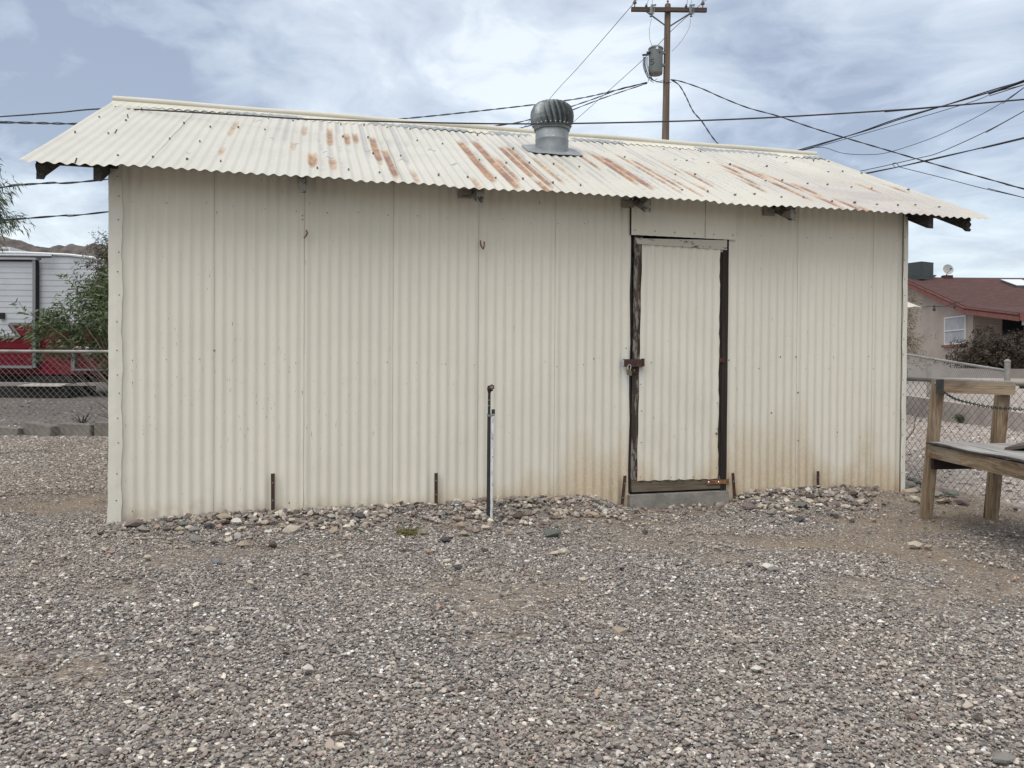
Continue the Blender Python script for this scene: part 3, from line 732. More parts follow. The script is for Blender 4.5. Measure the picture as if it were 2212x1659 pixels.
mb = MB(); pts_ = [(TL+(TR-TL)*k/60, BR, HR+.020+.003*math.sin(k*.5)) for k in range(61)]
mb.tube(pts_, .030, 10); build('ridge_roll', mb, m_cap, cap, True)
mb = MB(); mb.box(.06, L-.04, -.052, -.016, zr(-.03)-.062, zr(-.03)-.020); build('eave_board', mb, m_trim, shed)
for xa_, xb_ in ((TL+.09, .058), (L-.038, TR-.11)):
    mb = MB(); mb.box(xa_, xb_, -.075, -.035, zr(-.055)-.085, zr(-.055)-.022); build('eave_board', mb, W_drk[0], shed)
for y_ in (.35, 1.0, 1.7):
    for xa_, xb_ in ((TL+.05, -.012), (L+.012, TR-.06)): mb = MB(); mb.box(xa_, xb_, y_, y_+.08, zr(y_)-.075, zr(y_)-.022); build('lookout', mb, W_drk[0], shed)
# rafters: plumb-cut tails under the eave, long fly rafters beyond the end walls
def rafter(t, full, ragged, m_, w=.045, tail=-.255, dep=.105):
    mb = MB(); yend = BR if full else .25
    top = lambda y: zr(y)-.021
    if ragged:
        pr = []; n = 12
        for k in range(n+1):
            z = top(tail)-dep*1.05*k/n; pr.append((tail+R.uniform(-.012, .012)+.012*k/n, z))
        poly = [(yend, top(yend))] + [(tail, top(tail))] + pr + [(tail+.05, top(tail+.05)-dep*.98)] + [(yend, top(yend)-dep)]
    else:
        poly = [(yend, top(yend)), (tail, top(tail)), (tail, top(tail)-dep), (tail+.02, top(tail+.02)-dep-.004), (yend, top(yend)-dep)]
    if full:                                             # and on down the rear slope
        poly = [p for p in poly]
        poly2 = [(2*BR-y, z) for y, z in poly]
    n = len(poly)
    mb.add([(t-w/2, y, z) for y, z in poly]+[(t+w/2, y, z) for y, z in poly], [tuple(range(n)), tuple(range(2*n-1, n-1, -1))]+[(i, i+n, (i+1) % n+n, (i+1) % n) for i in range(n)])
    if full: mb.add([(t-w/2, y, z) for y, z in poly2]+[(t+w/2, y, z) for y, z in poly2], [tuple(range(n)), tuple(range(2*n-1, n-1, -1))]+[(i, i+n, (i+1) % n+n, (i+1) % n) for i in range(n)])
    return build('rafter', mb, m_, shed)
for t_, full, rg, m_ in [(-.347, 1, 1, W_raft), (.013-.03, 1, 0, W_raft), (1.243, 0, 0, W_raftp), (2.456, 0, 0, W_raftp), (3.723, 0, 0, W_raftp), (4.927, 0, 0, W_raftp), (6.18, 1, 0, W_raft), (6.545, 1, 1, W_raft)]:
    rafter(t_, full, rg, m_)
for t_ in (1.243, 2.456, 3.723, 4.927): pass
for t_ in (2.456, 3.723, 4.927):
    mb = MB(); mb.box(t_-.115, t_-.022, -.030, -.008, zr(0)-.165, zr(0)-.11); build('blocking', mb, W_raftd, shed)
# sheet over the door head
h0 = wallhit(1362.7, 508, -.02); h1 = wallhit(1589.7, 512, -.02); hs = wallhit(1519.5, 480, -.02)
mb = MB()
wallsheet(mb, h0.x, hs.x+.01, DZ1-.005, zr(-.05)-.05, .0035, -.024, .001, 5); wallsheet(mb, hs.x, h1.x, DZ1-.005, zr(-.05)-.05, .0035, -.021, .001, 5)
mb.cur = 1
for k in range(6): nail(mb, h0.x+.03+(h1.x-h0.x-.06)*k/5, DZ1+.03, .005, y=-.029)
mb.cur = 2
mb.box(hs.x+.009, hs.x+.0125, -.0295, -.0285, DZ1, zr(-.05)-.06)
mb.box(h0.x-.002, h0.x+.0015, -.026, -.006, DZ1-.004, zr(-.05)-.06)
build('header_panel', mb, [m_wall, m_nail, m_dark], shed, True)

# ---- the doorway
mb = MB(); mb.box(D0-.03, D1+.03, .07, .09, -.1, DZ1+.05)
mb.box(D0-.03, D0, .0, .07, DZ0, DZ1+.05); mb.box(D0-.03, D1+.03, .0, .07, DZ1, DZ1+.05)
build('doorway_lining', mb, m_dark, shed)
mb = MB(); mb.box(D1-.047, D1+.002, -.004, .06, DZ0, DZ1-.005)
build('door_jamb', mb, W_drk[2], shed)
sil = MB(); sil.add([(D0-.02,-.055,-.12),(D1+.0,-.055,-.12),(D1+.0,.1,-.12),(D0-.02,.1,-.12),(D0-.02,-.05,DZ0-.012),(D1+.0,-.05,DZ0),(D1+.0,.1,DZ0),(D0-.02,.1,DZ0-.012)],
        [(0,3,2,1),(4,5,6,7),(0,1,5,4),(1,2,6,5),(2,3,7,6),(3,0,4,7)])
build('sill', sil, m_conc, shed)
mb = MB(); mb.box(L-.62, L+.03, -.045, .1, -.12, .012); build('footing', mb, m_conc, shed)
xl = lambda px, py: wallhit(px, py, .01).x
zl = lambda px, py: wallhit(px, py, .01).z
def quadbox(mb, a, b, c, d, y0, y1):     # a..d: (x,z) corners bl br tr tl
    return mb.prism([a, b, c, d], y0, y1)
zt = zl(1450, 515); zb = DZ0+.012
door = MB(); quadbox(door, (xl(1361, 1062), zb), (xl(1376.5, 1062), zb), (xl(1388, 520), zt), (xl(1370, 520), zt), .004, .045)
door_o = build('door', door, W_stile, shed); door_o['label'] = 'narrow plank framed door clad in cream corrugated sheet'
mb = MB(); quadbox(mb, (xl(1545, 1050), zb+.05), (xl(1560, 1050), zb+.05), (xl(1561, 545), zl(1561, 545)), (xl(1551, 545), zl(1551, 545)), .006, .042)
n_ = len(mb.v); build('stile', mb, W_drk[2], door_o)
mb = MB(); quadbox(mb, (xl(1375, 528), zl(1375, 528)), (xl(1567, 541), zl(1567, 541)), (xl(1567, 520), zl(1567, 520)), (xl(1370, 516), zl(1370, 516)), -.017, .040)
mb.box(xl(1556, 560)-.004, xl(1567, 560), -.002, .04, zl(1560, 545), zl(1560, 538))
build('top_rail', mb, W_top, door_o)
mb = MB(); quadbox(mb, (xl(1364, 1063), zl(1364, 1063)), (xl(1559, 1055), zl(1559, 1055)), (xl(1559, 1031), zl(1559, 1031)), (xl(1362, 1036), zl(1362, 1036)), .001, .043)
build('bottom_rail', mb, W_old[0], door_o)
mb = MB(); nz = 30; n = 100
def panfn(i, j):
    f = j/(nz-1); z = zl(1460, 1036) + (zl(1460, 524)-zl(1460, 1036))*f
    xa = xl(1374.5, 1036)*(1-f)+xl(1385.5, 529)*f; xb = xl(1548, 1036)*(1-f)+xl(1553, 529)*f
    if j > nz-4: xb -= 0
    if i == 0: xa += .002*math.sin(j*1.3)
    xb += .0035*math.sin(j*.9)+.003*math.sin(j*2.7)
    x = xa+(xb-xa)*i/(n-1)
    a = .0055*min(1, (i+2)/10)
    return (x, -.006 - a*math.cos(2*math.pi*(x-.006*f)/PITCH+1.2) + .002*math.sin(j*.7+x*8), z + (.003*math.sin(x*60) if j == 0 else 0))
mb.sheet(panfn, n, nz); mb.cur = 1
for (px, py) in [(1380,1029),(1446,1030),(1495,1029),(1567-20,1029),(1382,955),(1383,887),(1381,830),(1546,870),(1545,925),(1544,1010),(1390,533),(1470,533),(1530,534),(1550,1029),(1385,775),(1404,783)]:
    x = xl(px, py); nail(mb, x, zl(px, py), .005, y=-.019)
for (px, py) in [(1544, 936)]: nail(mb, xl(px, py), zl(px, py), .011, y=-.018)
build('door_panel', mb, [m_wall, m_nail], door_o, True)
def hinge(px0, px1, py, hgt, m_, scr):
    mb = MB(); z = zl(px0, py); mb.box(xl(px0, py), xl(px1, py), -.009, -.0025, z-hgt/2, z+hgt/2)
    mb.tube([(xl(px1, py)-.006, -.011, z-hgt*.7), (xl(px1, py)-.006, -.011, z+hgt*.7)], .0075, 8)
    mb.cur = 1
    for p_ in scr: nail(mb, xl(p_, py), z, .0062, y=-.010)
    return build('hinge', mb, [m_, m_alu], door_o)
hinge(1525, 1571, 1041, .034, m_rusto, (1529, 1550)); hinge(1551, 1562, 778, .036, m_rust, ())
mb = MB(); z = zl(1365, 784); x0_, x1_ = xl(1343.5, 784), xl(1386.5, 784)
mb.box(x0_, x1_-.014, -.040, -.034, z-.030, z+.028); mb.box(x1_-.014, x1_, -.044, -.001, z-.026, z+.033); mb.box(x0_, x1_-.014, -.034, -.012, z+.022, z+.028); mb.box(x0_, x1_-.014, -.034, -.012, z-.030, z-.024)
hz = build('hasp', mb, m_rust, door_o)
mb = MB(); mb.box(xl(1362, 798), xl(1376, 798), -.008, .003, z-.082, z-.034); mb.cur = 1; nail(mb, xl(1368, 798), z-.055, .0075, y=-.009); build('latch_plate', mb, [m_rust, m_alu], door_o)
# padlock hangs from the hasp: a thing of its own
pb = S2W(xl(1353.5, 790), -.046, z-.095)
pl = empty('padlock', pb, TH, 'small brass padlock with steel shackle hanging from the hasp of the shed door', 'padlock')
mb = MB(); mb.prism([(-.014, 0), (.019, -.004), (.013, .042), (-.019, .046)], -.008, .008); build('body', mb, mottled('tarnished_brass', (.13, .125, .07), (.19, .18, .11), 40, .5, .6), pl)
mb = MB(); mb.tube([(-.012, 0, .042), (-.014, 0, .062), (-.008, 0, .078), (.004, .002, .082), (.013, 0, .074), (.012, 0, .060), (.008, 0, .042)], .0033, 8); build('shackle', mb, m_alu, pl, True)
# two rusted hooks screwed into the wall
def hook(pts, lab):
    P0 = wallhit(*pts[0], -.03); mb = MB()
    mb.tube([tuple(wallhit(px, py, -.018-.014*k)) for k, (px, py) in enumerate(pts)], .0055, 7)
    o = build('hook', mb, m_rusto, shed, True); o['label'] = lab
hook([(662,498),(664,503),(661,509),(657,514)], 'rusted nail like hook'); hook([(1038,520),(1038,527),(1041,535),(1044,538),(1046,531),(1046,522)], 'rusted u shaped hook')

# ---- turbine vent on the roof
vb = roofhit(1192, 327); vw = S2W(vb.x, vb.y, vb.z)
k_ = vw.y/F; nr = 35.6*k_
vent = MB(); zt_ = CH + (806-282)*k_ ; z0_ = vb.z-.12
vent.lathe([(nr, z0_), (nr, vb.z+.02), (nr*1.0, vb.z+.085), (nr*1.015, vb.z+.09), (nr*1.015, vb.z+.096), (nr*1.0, vb.z+.10), (nr, zt_+.02)], (vb.x, vb.y, 0), 32)
vo = build('roof_vent', vent, m_galv, shed, True); vo['label'] = 'galvanised turbine vent near the ridge'
mb = MB(); n = 36
def fl(i, j):
    a = 2*math.pi*i/n; r = [nr*1.0, nr*1.5, 1.0][j]
    if j == 2: x = .255*max(-1, min(1, math.cos(a)*1.25)); y = .185*max(-1, min(1, math.sin(a)*1.25))
    else: x = r*math.cos(a); y = r*math.sin(a)
    return (vb.x+x, vb.y+y, zr(vb.y+y) + [.028, .018, .0125][j])
mb.sheet(fl, n+1, 3); build('flashing', mb, m_galv, vo, True)
mb = MB(); prof = [(.158, -.005), (.168, .0), (.186, .030), (.203, .072), (.209, .120), (.203, .165), (.180, .210), (.132, .243), (.060, .259), (.0, .262)]
s_ = 48*k_/.208; NB = 22; per = 8
vsq = []; fsq = []
rows = 22
for j in range(rows):
    q = j/(rows-1)*(len(prof)-1); i0 = min(int(q), len(prof)-2); f_ = q-i0
    r = prof[i0][0]*(1-f_)+prof[i0+1][0]*f_; z_ = prof[i0][1]*(1-f_)+prof[i0+1][1]*f_
    for i in range(NB*per):
        ph = (i % per)/per; sw = -.45*(z_/.3)
        saw = (1-ph)*.16 if (ph > 0) else 0.0
        kk = .03 if j < 2 else 1.0
        rr_ = r*(1 - kk*(.16-saw)*min(1, (rows-1-j)/4))
        a = 2*math.pi*i/(NB*per)+sw
        vsq.append((vb.x+rr_*s_*math.cos(a), vb.y+rr_*s_*math.sin(a), zt_+z_*s_*1.02))
nn = NB*per
for j in range(rows-1):
    for i in range(nn): fsq.append((j*nn+i, j*nn+(i+1) % nn, (j+1)*nn+(i+1) % nn, (j+1)*nn+i))
mb.add(vsq, fsq); build('turbine_head', mb, m_galvd, vo)
mb = MB(); mb.lathe([(.150*s_, -.012), (.166*s_, -.012), (.171*s_, .010), (.166*s_, .012)], (vb.x, vb.y, zt_), 40); mb.cur = 1
for k in range(26):
    a = 2*math.pi*k/26; r = .183*s_; mb.box(vb.x+r*math.cos(a)-.004, vb.x+r*math.cos(a)+.004, vb.y+r*math.sin(a)-.004, vb.y+r*math.sin(a)+.004, zt_+.026, zt_+.034)
build('turbine_ring', mb, [m_galvd, m_alu], vo)

# ---- angle-iron anchors driven along the wall foot
ANC = [((589,1023),(589.5,1107),'first from the left of the shed wall'), ((942,1022),(942,1087),'left of the black standpipe'), ((1350,1028),(1342,1095),'leaning left beside the door, left of its sill'),
       ((1583,1022),(1590,1097),'leaning right beside the door, right of its sill'), ((1767,1018),(1767,1075),'standing alone to the right near the end of the wall')]
for (a, b_, where) in ANC:
    pa = wallhit(a[0], a[1], -.028); pb_ = wallhit(b_[0], b_[1], -.03); pb_.z -= .05
    base = S2W(*pb_); r_ = empty('anchor_stake', base, TH, 'rusted iron angle stake '+where, 'stake', 'rusted iron stakes along the shed wall')
    A = pa-pb_; mb = MB()
    mb.beam((0, 0, 0), A, .0235, .004, (0, 1, 0)); mb.beam((.0105, .010, 0), A+Vector((.0105, .010, 0)), .004, .022, (0, 1, 0))
    build('angle_bar', mb, m_rust, r_)
    for f_ in (.42, .80):
        mb = MB(); p_ = A*f_; mb.lathe([(0, 0), (.0048, 0), (.0048, .003), (0, .0035)], (0, 0, 0), 8); mb.xf(Matrix.Translation((p_.x, -.0022, p_.z)) @ Matrix.Rotation(math.radians(90), 4, 'X'))
        build('bolt', mb, m_galv, r_)

# ---- standpipe
sb = Vector((at(1058, 1120, 5.66).x, 5.66, 0)); sb.z = G1(sb.x, sb.y)-.02
spo = empty('standpipe', sb, 0, 'black outdoor water standpipe with rusty tap clamped to a bright steel pipe', 'standpipe')
def spz(py): return at(1058, py, 5.66).z - sb.z
def spx(px, py): return at(px, py, 5.66).x - sb.x
mb = MB(); mb.tube([(spx(1054.5,1120), 0, -.1), (spx(1054.5,1118), 0, 0), (spx(1056.5, 893), 0, spz(893))], .0125, 12); mb.tube([(spx(1056.5, 893), 0, spz(893)), (spx(1057, 846), 0, spz(846))], .0100, 12)
build('pipe', mb, m_black, spo, True)
mb = MB(); mb.tube([(spx(1061.5, 1122), -.012, -.08), (spx(1065, 893), -.012, spz(893))], .0105, 12); build('steel_pipe', mb, mat('bright_pipe_metal', lambda g, b: L_(g, g.mix(g.ss(g.noise(g.scale(g.co, (9, 9, 3)), 6, 4, .7), .35, .5), (.25, .28, .33), (.78, .80, .84)), b, 'Base Color'), rough=.35, metal=.35), spo, True)
mb = MB(); mb.tube([(spx(1065.5, 894), -.012, spz(894)), (spx(1065.5, 884), -.012, spz(884))], .0125, 12); build('pipe_cap', mb, m_black, spo, True)
mb = MB(); mb.lathe([(.0125, 0), (.0150, 0), (.0150, .010), (.0125, .010)], (spx(1056.5, 900), -.001, spz(900)), 14); mb.box(spx(1057, 897)-.015, spx(1066, 897)+.008, -.026, -.0245, spz(898), spz(895))
build('clamp', mb, m_galv, spo)
for py in (865, 877): mb = MB(); mb.lathe([(.0100, 0), (.0118, 0), (.0118, .005), (.0100, .005)], (spx(1057, py), 0, spz(py)), 14); build('clamp', mb, m_galv, spo)
tap = MB(); vx = spx(1057, 838); tap.tube([(vx, 0, spz(848)), (vx, 0, spz(840)), (vx+.001, 0, spz(833))], [.0115, .016, .013], 12); tap.tube([(vx, .0, spz(838)), (vx, -.030, spz(837))], [.012, .010], 10); tap.tube([(vx, .0, spz(835)), (vx+.013, -.006, spz(838)), (vx+.018, -.008, spz(845))], .009, 8)
tp = build('tap', tap, mottled('corroded_brass', (.07, .05, .035), (.03, .025, .02), 60, .7, .5), spo, True)
mb = MB(); hx, hz_ = spx(1062.5, 836), spz(836); n = 12
ring = [(hx+(.0215 if k % 2 else .0165)*math.cos(6.283*k/n), -.036, hz_+(.0215 if k % 2 else .0165)*math.sin(6.283*k/n)) for k in range(n)]
ring2 = [(x, -.029, z) for x, y, z in ring]; mb.add(ring+ring2, [tuple(range(n)), tuple(range(2*n-1, n-1, -1))]+[(i, i+n, (i+1) % n+n, (i+1) % n) for i in range(n)])
mb.cur = 1; mb.tube([(hx, -.034, hz_), (hx, -.042, hz_)], .0075, 8); mb.cur = 2; mb.tube([(hx, -.040, hz_), (hx, -.0445, hz_)], .0042, 8)
build('tap_handle', mb, [mottled('rusty_wheel', (.16, .09, .055), (.07, .045, .03), 70, .7, .4), m_alu, m_dark], tp)
# ==SPLIT-B==

# ================================================================== POLE AND LINES
def smooth(pts, n=8):
    P = [Vector(p) for p in pts]; P = [P[0]*2-P[1]] + P + [P[-1]*2-P[-2]]; o = []
    for i in range(1, len(P)-2):
        for k in range(n):
            t = k/n; a, b_, c_, d_ = P[i-1], P[i], P[i+1], P[i+2]
            o.append(.5*((2*b_)+(c_-a)*t+(2*a-5*b_+4*c_-d_)*t*t+(-a+3*b_-3*c_+d_)*t**3))
    o.append(P[-2]); return o
YP = 26.6
ptop = at(1442.5, 9, YP); pbot = at(1437.0, 330, YP); dirp = (pbot-ptop)/(ptop.z-pbot.z)
pgz = G1(ptop.x, YP); pbase = ptop + dirp*(ptop.z-pgz)
pole = empty('utility_pole', pbase, 0, 'tall brown wooden utility pole with crossarm and transformer behind the shed', 'utility pole')
def rel(v): return Vector(v)-pbase
mb = MB(); mb.tube([rel(ptop + dirp*k) for k in (0, .05, 3, 6, 9, ptop.z-pgz+.5)], [.085, .098, .110, .128, .145, .17], 16); build('post', mb, W_pole, pole, True)
def q(px, py, dy=0.0): return rel(at(px, py, YP+dy))
mb = MB(); a, b_ = q(1363.5, 20.2, -.16), q(1526.5, 22, -.16); mb.beam(a, b_, .10, .125); build('crossarm', mb, wood_mat('dark_crossarm_wood', (.05, .036, .03), (.085, .062, .052), (.12, .09, .078), 0, .4), pole)
for a, b_ in (((1396, 25), (1437, 55)), ((1494, 27), (1448, 56))):
    mb = MB(); mb.beam(q(*a, -.20), q(*b_, -.13), .012, .045); build('brace', mb, mat('dark_brace_steel', col=(.06, .06, .065), rough=.6), pole)
ins_m = mottled('glazed_porcelain', (.09, .08, .085), (.24, .235, .25), 14, .3)
def insul(px, py, s=1.0, dy=-.16):
    p = q(px, py, dy); mb = MB(); mb.lathe([(.02, -.13*s), (.02, -.02*s), (.055*s, -.01*s), (.07*s, .02*s), (.045*s, .04*s), (.05*s, .06*s), (.03*s, .09*s), (.034*s, .12*s), (0, .13*s)], p, 12)
    build('insulator', mb, ins_m, pole, True)
insul(1371, 7.5); insul(1518, 9.5); insul(1396, 14, .7); insul(1482, 15, .7); insul(1442.5, 4, .6, 0)
for cx in (1408.5, 1491.5):
    p = q(cx, 10, -.27); p2 = q(cx+(1.5 if cx > 1450 else -2.5), 36, -.30); mb = MB(); mb.tube([p, p.lerp(p2, .12), p.lerp(p2, .2), p.lerp(p2, .8), p.lerp(p2, .88), p2], [.03, .03, .06, .06, .03, .045], 10)
    mb.tube([p.lerp(p2, .1)+Vector((.09, -.08, 0)), p.lerp(p2, .9)+Vector((.07, -.08, 0))], .014, 6); mb.beam(p.lerp(p2, .3), p.lerp(p2, .3)+Vector((0, .2, 0)), .05, .03); mb.beam(p.lerp(p2, .1)+Vector((-.03, 0, 0)), p.lerp(p2, .1)+Vector((.12, -.08, 0)), .03, .04)
    build('fuse_cutout', mb, mottled('cutout_porcelain', (.10, .115, .115), (.19, .21, .21), 9, .35), pole)
tcn = q(1416.3, 132, -.05); kk = YP/F
tr = MB(); hgt = 57*kk; r = 15.0*kk
tr.lathe([(r*.93, -hgt/2), (r*.97, -hgt/2+.02), (r, -hgt/2+.05), (r, hgt/2-.07), (r*1.07, hgt/2-.06), (r*1.07, hgt/2-.03), (r*.8, hgt/2+.02), (0, hgt/2+.05)], tcn, 28)
m_tr = mottled('transformer_grey_paint', (.125, .142, .145), (.155, .175, .178), 5, .45)
to = build('transformer', tr, m_tr, pole, True)
for dz_ in (.27, -.13):
    mb = MB(); mb.beam(tcn+Vector((r*.9, 0, dz_)), tcn+Vector((r+.17, .03, dz_)), .10, .07); build('bracket', mb, m_galvd, to)
mb = MB(); mb.tube([tcn+Vector((.0, -r-.02, .33)), tcn+Vector((.0, -r+.03, .33))], .045, 10); build('bushing', mb, m_alu, to)
mb = MB(); mb.tube([tcn+Vector((-r-.08, -.1, .22)), tcn+Vector((-r+.05, -.1, .24))], .045, 10); mb.beam(tcn+Vector((-r-.22, -.1, .15)), tcn+Vector((-r-.02, -.1, .17)), .05, .05); build('bushing', mb, m_black, to)
mb = MB(); mb.tube([tcn+Vector((.09, -r-.0, .21)), tcn+Vector((.09, -r+.06, .21))], .03, 8); build('bushing', mb, m_black, to)
mb = MB(); w_, h_ = .055, .16                            # the painted figure on the can
fig = [(w_, h_/2), (-w_, h_/2), (-w_, .01), (.01, .025), (w_, -.01), (w_*.9, -h_/2+.02), (0, -h_/2), (-w_, -h_/2+.02)]
ang = math.radians(-128)
def oncan(u, v): a = ang + u/r; return tcn + Vector((math.cos(a)*(r+.004), math.sin(a)*(r+.004), v-.09))
mb.tube([oncan(u, v) for u, v in fig], .012, 5); build('painted_number', mb, m_black, to)

def twist(mb, pts, r, rh, pitch, n=3, k=2):
    P = smooth(pts, 26); ln = 0; out = [[] for _ in range(k)]
    for i, p in enumerate(P):
        d = (P[min(i+1, len(P)-1)]-P[max(i-1, 0)]).normalized()
        if i: ln += (p-P[i-1]).length
        s_ = d.cross(Vector((0, 0, 1))).normalized(); u = s_.cross(d)
        for j in range(k):
            a = 2*math.pi*(ln/pitch + j/k); out[j].append(p + (s_*math.cos(a)+u*math.sin(a))*rh)
    for o_ in out: mb.tube(o_, r, 5)
def cable(name, pts, r, lab, cat, grp, m_=None, tw=None, base=None):
    """pts: (px, py, depth); the run is built where it hangs"""
    W = [at(*p) for p in pts]
    if pts[-1][0] > PW: W.append(W[-1] + (W[-1]-W[-2]).normalized()*14)        # the span carries on beyond the picture
    if pts[0][0] < 0: W.insert(0, W[0] + (W[0]-W[1]).normalized()*14)
    if pts[0][1] < 0: W.insert(0, W[0] + (W[0]-W[1]).normalized()*10)
    elif pts[-1][1] < 0: W.append(W[-1] + (W[-1]-W[-2]).normalized()*6)
    b0 = W[0].copy(); mb = MB()
    W = [p-b0 for p in W]
    if tw: twist(mb, W, r*.80, tw[0]*.78, tw[1], k=tw[2] if len(tw) > 2 else 2)
    else: mb.tube(smooth(W, 8), r*.88, 6)
    o = build(name, mb, m_ or m_cable, None, True); o.location = b0
    return setp(o, lab, cat, grp)
GP = 'overhead cables round the utility pole'
cable('overhead_cable', [(-60,256,8.2),(0,252,7.9),(120,243.5,7.6),(245,235,7.16),(500,247.5,6.95),(664,257.5,6.9),(870,263.5,6.9),(1100,267.5,6.9),(1330,265,6.9),(1600,257,6.8),(1900,240,6.7),(2060,228,6.6),(2290,208,6.4)], .0072, 'straight black cable crossing in front of the roof ridge and the vent', 'cable', GP)
cable('overhead_cable', [(-60,262,13),(0,264,14),(90,266,15),(180,268,16),(500,274,19),(790,262.5,22),(1000,243.5,23.5),(1230,216,25),(1330,195,26),(1398,178,26.5)], .0135, 'topmost twisted black cable running left from the pole, just above the ridge', 'cable', GP, tw=(.016, .9))
cable('overhead_cable', [(-60,414,12),(25,401.5,13),(110,395,14),(205,390,15),(600,345,19),(1004,280.5,23),(1130,262,24),(1270,218,25.5),(1340,192,26),(1398,179,26.5)], .0125, 'middle twisted black cable left of the pole, passing just under the left rafter end', 'cable', GP, tw=(.013, 1.1))
cable('overhead_cable', [(-60,481,12),(15,475,13),(130,466,14),(237,457,15),(700,400,20),(1085,287.5,24),(1170,263,25),(1300,213,26),(1398,180,26.5)], .0115, 'lowest black cable left of the pole, meeting the left edge of the shed wall', 'cable', GP, tw=(.012, 1.2))
cable('overhead_cable', [(1449,172,26.6),(1466,183,26.3),(1480,205,25.8),(1497,240,25),(1516,262,24.5),(1538,295,24),(1562,324,23.5),(1600,372,23)], .016, 'short black cable dropping steeply right of the pole to behind the ridge', 'cable', GP, tw=(.013, .8))
cable('overhead_cable', [(1449,172,26.6),(1471,176,26),(1515,191,25.5),(1560,211,25),(1616,233,24.5),(1681,251,24),(1770,281,23.3),(1925,327,22),(1996,348,21.5),(2070,369,21),(2212,408,20),(2290,428,19.5)], .0155, 'long black cable sagging from the pole down to the lower right', 'cable', GP, tw=(.011, 1.0))
cable('overhead_cable', [(1655,345,21),(1705,331,20.5),(1770,312,20),(1863,284,19),(1938,258,18),(2056,223,17),(2140,197,16),(2212,175,15),(2290,147,14.5)], .016, 'thick double black cable rising from the right end of the ridge', 'cable', GP, tw=(.018, 5, 2))
cable('overhead_cable', [(1655,347,21),(1705,332,20.5),(1770,316,20),(1935,269,18.5),(2099,220,17),(2150,199,16),(2212,183,15),(2290,158,14.5)], .008, 'thin dark cable just under the thick double cable at right', 'cable', GP)
cable('overhead_cable', [(1700,331,20.5),(1770,318,20),(1821,331,19.5),(1876,334,19),(1925,327.5,18.5),(2026,293,17.5),(2135,239,16),(2212,189,15.2),(2290,130,14.5)], .0075, 'slack thin cable that dips lowest right of the ridge end', 'cable', GP)
cable('overhead_cable', [(1800,378,17),(1847,372,16.5),(1978,343,15.5),(2030,329,15),(2130,284,14.3),(2212,240,13.8),(2290,196,13.4)], .008, 'thin cable climbing to the right above the lowest thick cable', 'cable', GP)
cable('overhead_cable', [(1800,390,17),(1864,376,16.5),(1938,361,16),(1996,348,15.5),(2100,324,14.6),(2212,298,13.8),(2290,279,13.4)], .0125, 'lowest thick black cable at right, carrying a small loop', 'cable', GP, tw=(.009, 3.0))
cable('overhead_cable', [(1933,360,16),(1928,354,16),(1936,352,15.9),(1943,360,15.9),(1952,363,15.8),(2040,385,15),(2120,406,14.4),(2212,427,13.8),(2290,447,13.4)], .0070, 'thin cable sloping down to the right from a small loop', 'cable', GP, m_cable)
cable('power_line', [(1388,-12,24),(1371,4,26.4),(1358,20,27),(1254,140,33),(1212,185,36),(1180,222,39),(1144,262,42),(1110,295,45),(1060,345,49)], .013, 'thin grey conductor passing the left crossarm insulator and down behind the vent', 'power line', 'thin conductors on the crossarm', m_wire)
cable('power_line', [(1540,-12,24),(1518,6,26.4),(1494,27,27),(1449,68,28),(1388,130,30),(1254,250,36),(1215,283,38),(1160,330,42)], .013, 'thin grey conductor passing the right crossarm insulator and behind the pole', 'power line', 'thin conductors on the crossarm', m_wire)
for i, (pts_, lab) in enumerate([([(1407,41,26.3),(1403,62,26.3),(1403.5,82,26.3),(1406,92,26.3),(1411,103,26.4)], 'thin grey jumper hanging from the left fuse to the transformer lid'),
                  ([(1492,40,26.3),(1490,55,26.3),(1483,72,26.3),(1467,95,26.4),(1451,111,26.5)], 'thin grey jumper slanting from the right fuse down to the pole'),
                  ([(1409,8,26.2),(1409.5,-12,25.5)], 'thin wire going straight up from the left fuse'), ([(1397,12,26.4),(1402,-4,26),(1407,-14,25.5)], 'thin wire going up from the small insulator left of the left fuse'),
                  ([(1484,12,26.4),(1486,-12,25.5)], 'thin wire going up from the small insulator left of the right fuse'), ([(1493,8,26.2),(1494,-12,25.5)], 'thin wire going straight up from the right fuse')]):
    cable('jumper_wire', pts_, .0075, lab, 'wire', 'thin jumper wires on the pole top', m_wire)
for i, (dx_, sag, ex, ey) in enumerate([(0, 0, 1400, 176), (1.5, 1, 1407, 174), (4, 2, 1420, 170), (5.5, 4, 1436, 172), (8, 5, 1436, 176), (10, 3, 1412, 178), (3, 6, 1450, 178)]):
    cable('drop_wire', [(1390+dx_*.9, 123, 26.4), (1389+dx_*.95, 138, 26.35), (1391.5+dx_*1.1, 152, 26.35), (1397+dx_*1.05, 163+sag*.6, 26.4), ((1402+ex)/2, 172+sag, 26.45), (ex, ey, 26.5)], .0095,
          ['outermost black wire', 'second black wire from the outside', 'third black wire from the outside', 'fourth black wire from the outside', 'fifth black wire from the outside', 'innermost black wire', 'lowest sagging black wire'][i] + ' looping below the transformer to the cable bundle', 'wire', 'black wires looping below the transformer')
# clip that holds the front cable at the ridge end
cw = at(254, 234.5, 7.15); mb = MB(); mb.box(-.012, .012, -.010, .010, -.016, .016); mb.tube([(0, .0, -.012), (.004, .10, -.03)], .004, 6)
o = build('cable_clip', mb, m_dark); o.location = cw; setp(o, 'small black clip holding the front cable at the left end of the ridge', 'clip')
# ==SPLIT-C==

